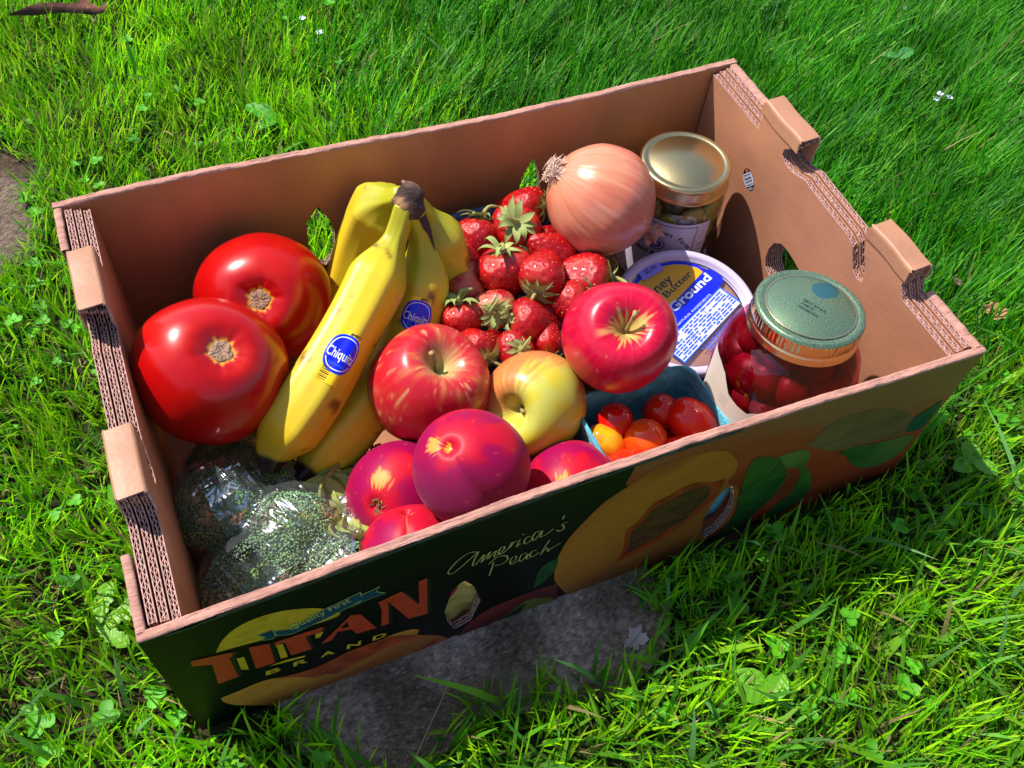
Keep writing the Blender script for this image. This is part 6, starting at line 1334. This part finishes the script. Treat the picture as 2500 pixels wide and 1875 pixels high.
# fallen leaves and bits
DRY = mat('dead_leaf', attr=True, rough=.65, spec=.3, bump=(200, .5), translucent=.1)
def lobed_leaf(L, seed, col, lab, loc, rot, lobes=5, curl=.35):
    k = 60; pts = []
    for i in range(k):
        a = i * 2 * math.pi / k; r = .95 + .16 * math.cos(lobes * a + seed) + .13 * math.cos(3 * a + seed * 2) + .10 * math.sin(7 * a + seed) + .09 * math.sin(13 * a + seed * 3); pts.append((L * .5 * r * math.cos(a), L * (.36 if L < .05 else .17) * r * math.sin(a)))
    v, f = poly(pts, sub=L / 14); z = curl * L * ((v[:, 0] / L) ** 2 * .8 + np.abs(v[:, 1] / L) * .5) + .0012 * np.sin(v[:, 0] * 300 + v[:, 1] * 200)
    P = np.column_stack([v, z]); n_ = vnoise(P, 160, seed); c = mix(np.array(col) * .75, np.array(col) * 1.25, n_); c = mix(c, np.array(col) * .55, sm(.0012, .0004, np.abs(v[:, 1])) * .8)
    root = thing('fallen_leaf', lab, 'dead leaf', loc); make('leaf_blade', P, f, DRY, root, colors=c)
    vv, ff = tube([(-L * .45, 0, curl * L * .16), (-L * .62, .002, curl * L * .3)], [.0006, .0004], 5); make('stalk', vv, ff, mat('leaf_stalk', (.25, .13, .08), .7), root)
    root.rotation_euler = rot
lf = [(-.048, -.010), (-.030, -.004), (-.015, .001), (0, .003), (.014, .002), (.020, .004), (.0245, .017), (.027, .016), (.031, .003), (.040, -.001), (.050, .005), (.044, -.006), (.030, -.008), (.015, -.006), (0, -.007), (-.02, -.010)]
v, f = poly(lf, sub=.003); P = np.array([v[:, 0], .006 * np.sin(v[:, 0] * 60) + 3.0 * np.clip(v[:, 1], -1, 0) ** 2 * 10, v[:, 1]]).T; c = mix((.34, .12, .09), (.05, .018, .018), sm(.0, -.006, v[:, 1] + .003 * (vnoise(P, 200, 3) - .5)))
lfr = thing('fallen_leaf', 'long curled reddish-brown dead leaf on the grass in the upper left corner', 'dead leaf', (.016, .728, .026)); make('leaf_blade', P, f, DRY, lfr, colors=c)
lfr.rotation_euler = (math.radians(-38), 0, math.radians(-18))
lobed_leaf(.018, 5, (.50, .40, .36), 'small pale grey dead leaf lying on the bare stone', (.268, -.045, .0022), (.1, .1, .5), 5, .3)
lobed_leaf(.014, 8, (.30, .16, .15), 'small pinkish-brown dead leaf in the grass right of the box', (.660, .128, .020), (.2, .3, 1.2), 5, .4)
lobed_leaf(.020, 9, (.44, .22, .10), 'narrow tan dead leaf at the right end of the box', (.672, .090, .018), (.2, -.2, -.6), 2, .4)
vv, ff = tube(catmull([(.146, -.012, .001), (.150, -.022, .003), (.140, -.034, .0025), (.126, -.048, .003), (.112, -.062, .002)], 24), .00035, 5)
tag(make('dry_stem', vv, ff, mat('dry_straw', (.42, .33, .22), .7)), 'thin pale dry grass stem curving over the bare stone', 'dry stem')
# tiny white flowers
FL = mat('flower_petal', (.62, .66, .85), .5)
for i, (x, y, z, lab) in enumerate([(.792, .330, .030, 'tiny white flower in the long grass, leftmost of the three right of the box'), (.801, .336, .030, 'tiny white flower in the long grass, middle of the three right of the box'), (.806, .327, .031, 'tiny white flower in the long grass, rightmost of the three right of the box'),
        (.240, .650, .022, 'tiny white flower in the upper left lawn, upper one of two'), (.250, .622, .022, 'tiny white flower in the upper left lawn, lower one of two'), (.340, .735, .024, 'tiny white flower near the top edge of the photo'), (.86, .47, .03, 'lone tiny white flower near the right edge of the photo')]):
    root = thing('small_flower', lab, 'flower', (x, y, GZ + z), 'tiny white flowers in the lawn'); mb = MB()
    for q in range(4):
        a = q * math.pi / 2 + i; k = 8; pts = [(.0022 * math.cos(a) + .0017 * math.cos(t), .0022 * math.sin(a) + .0017 * math.sin(t), .0004 * math.cos(t - a)) for t in np.arange(k) * 2 * math.pi / k]; mb.add([(.0022 * math.cos(a), .0022 * math.sin(a), -.0003)] + pts, [(0, 1 + j, 1 + (j + 1) % k) for j in range(k)])
    mb.build('petals', [FL], root, smooth=True)
    vv, ff = tube([(0, 0, 0), (.001, .001, -z * .5), (0, .002, -z)], [.0004, .0004, .0004], 4); make('stem', vv, ff, mat('flower_stem', (.06, .16, .03), .6), root)
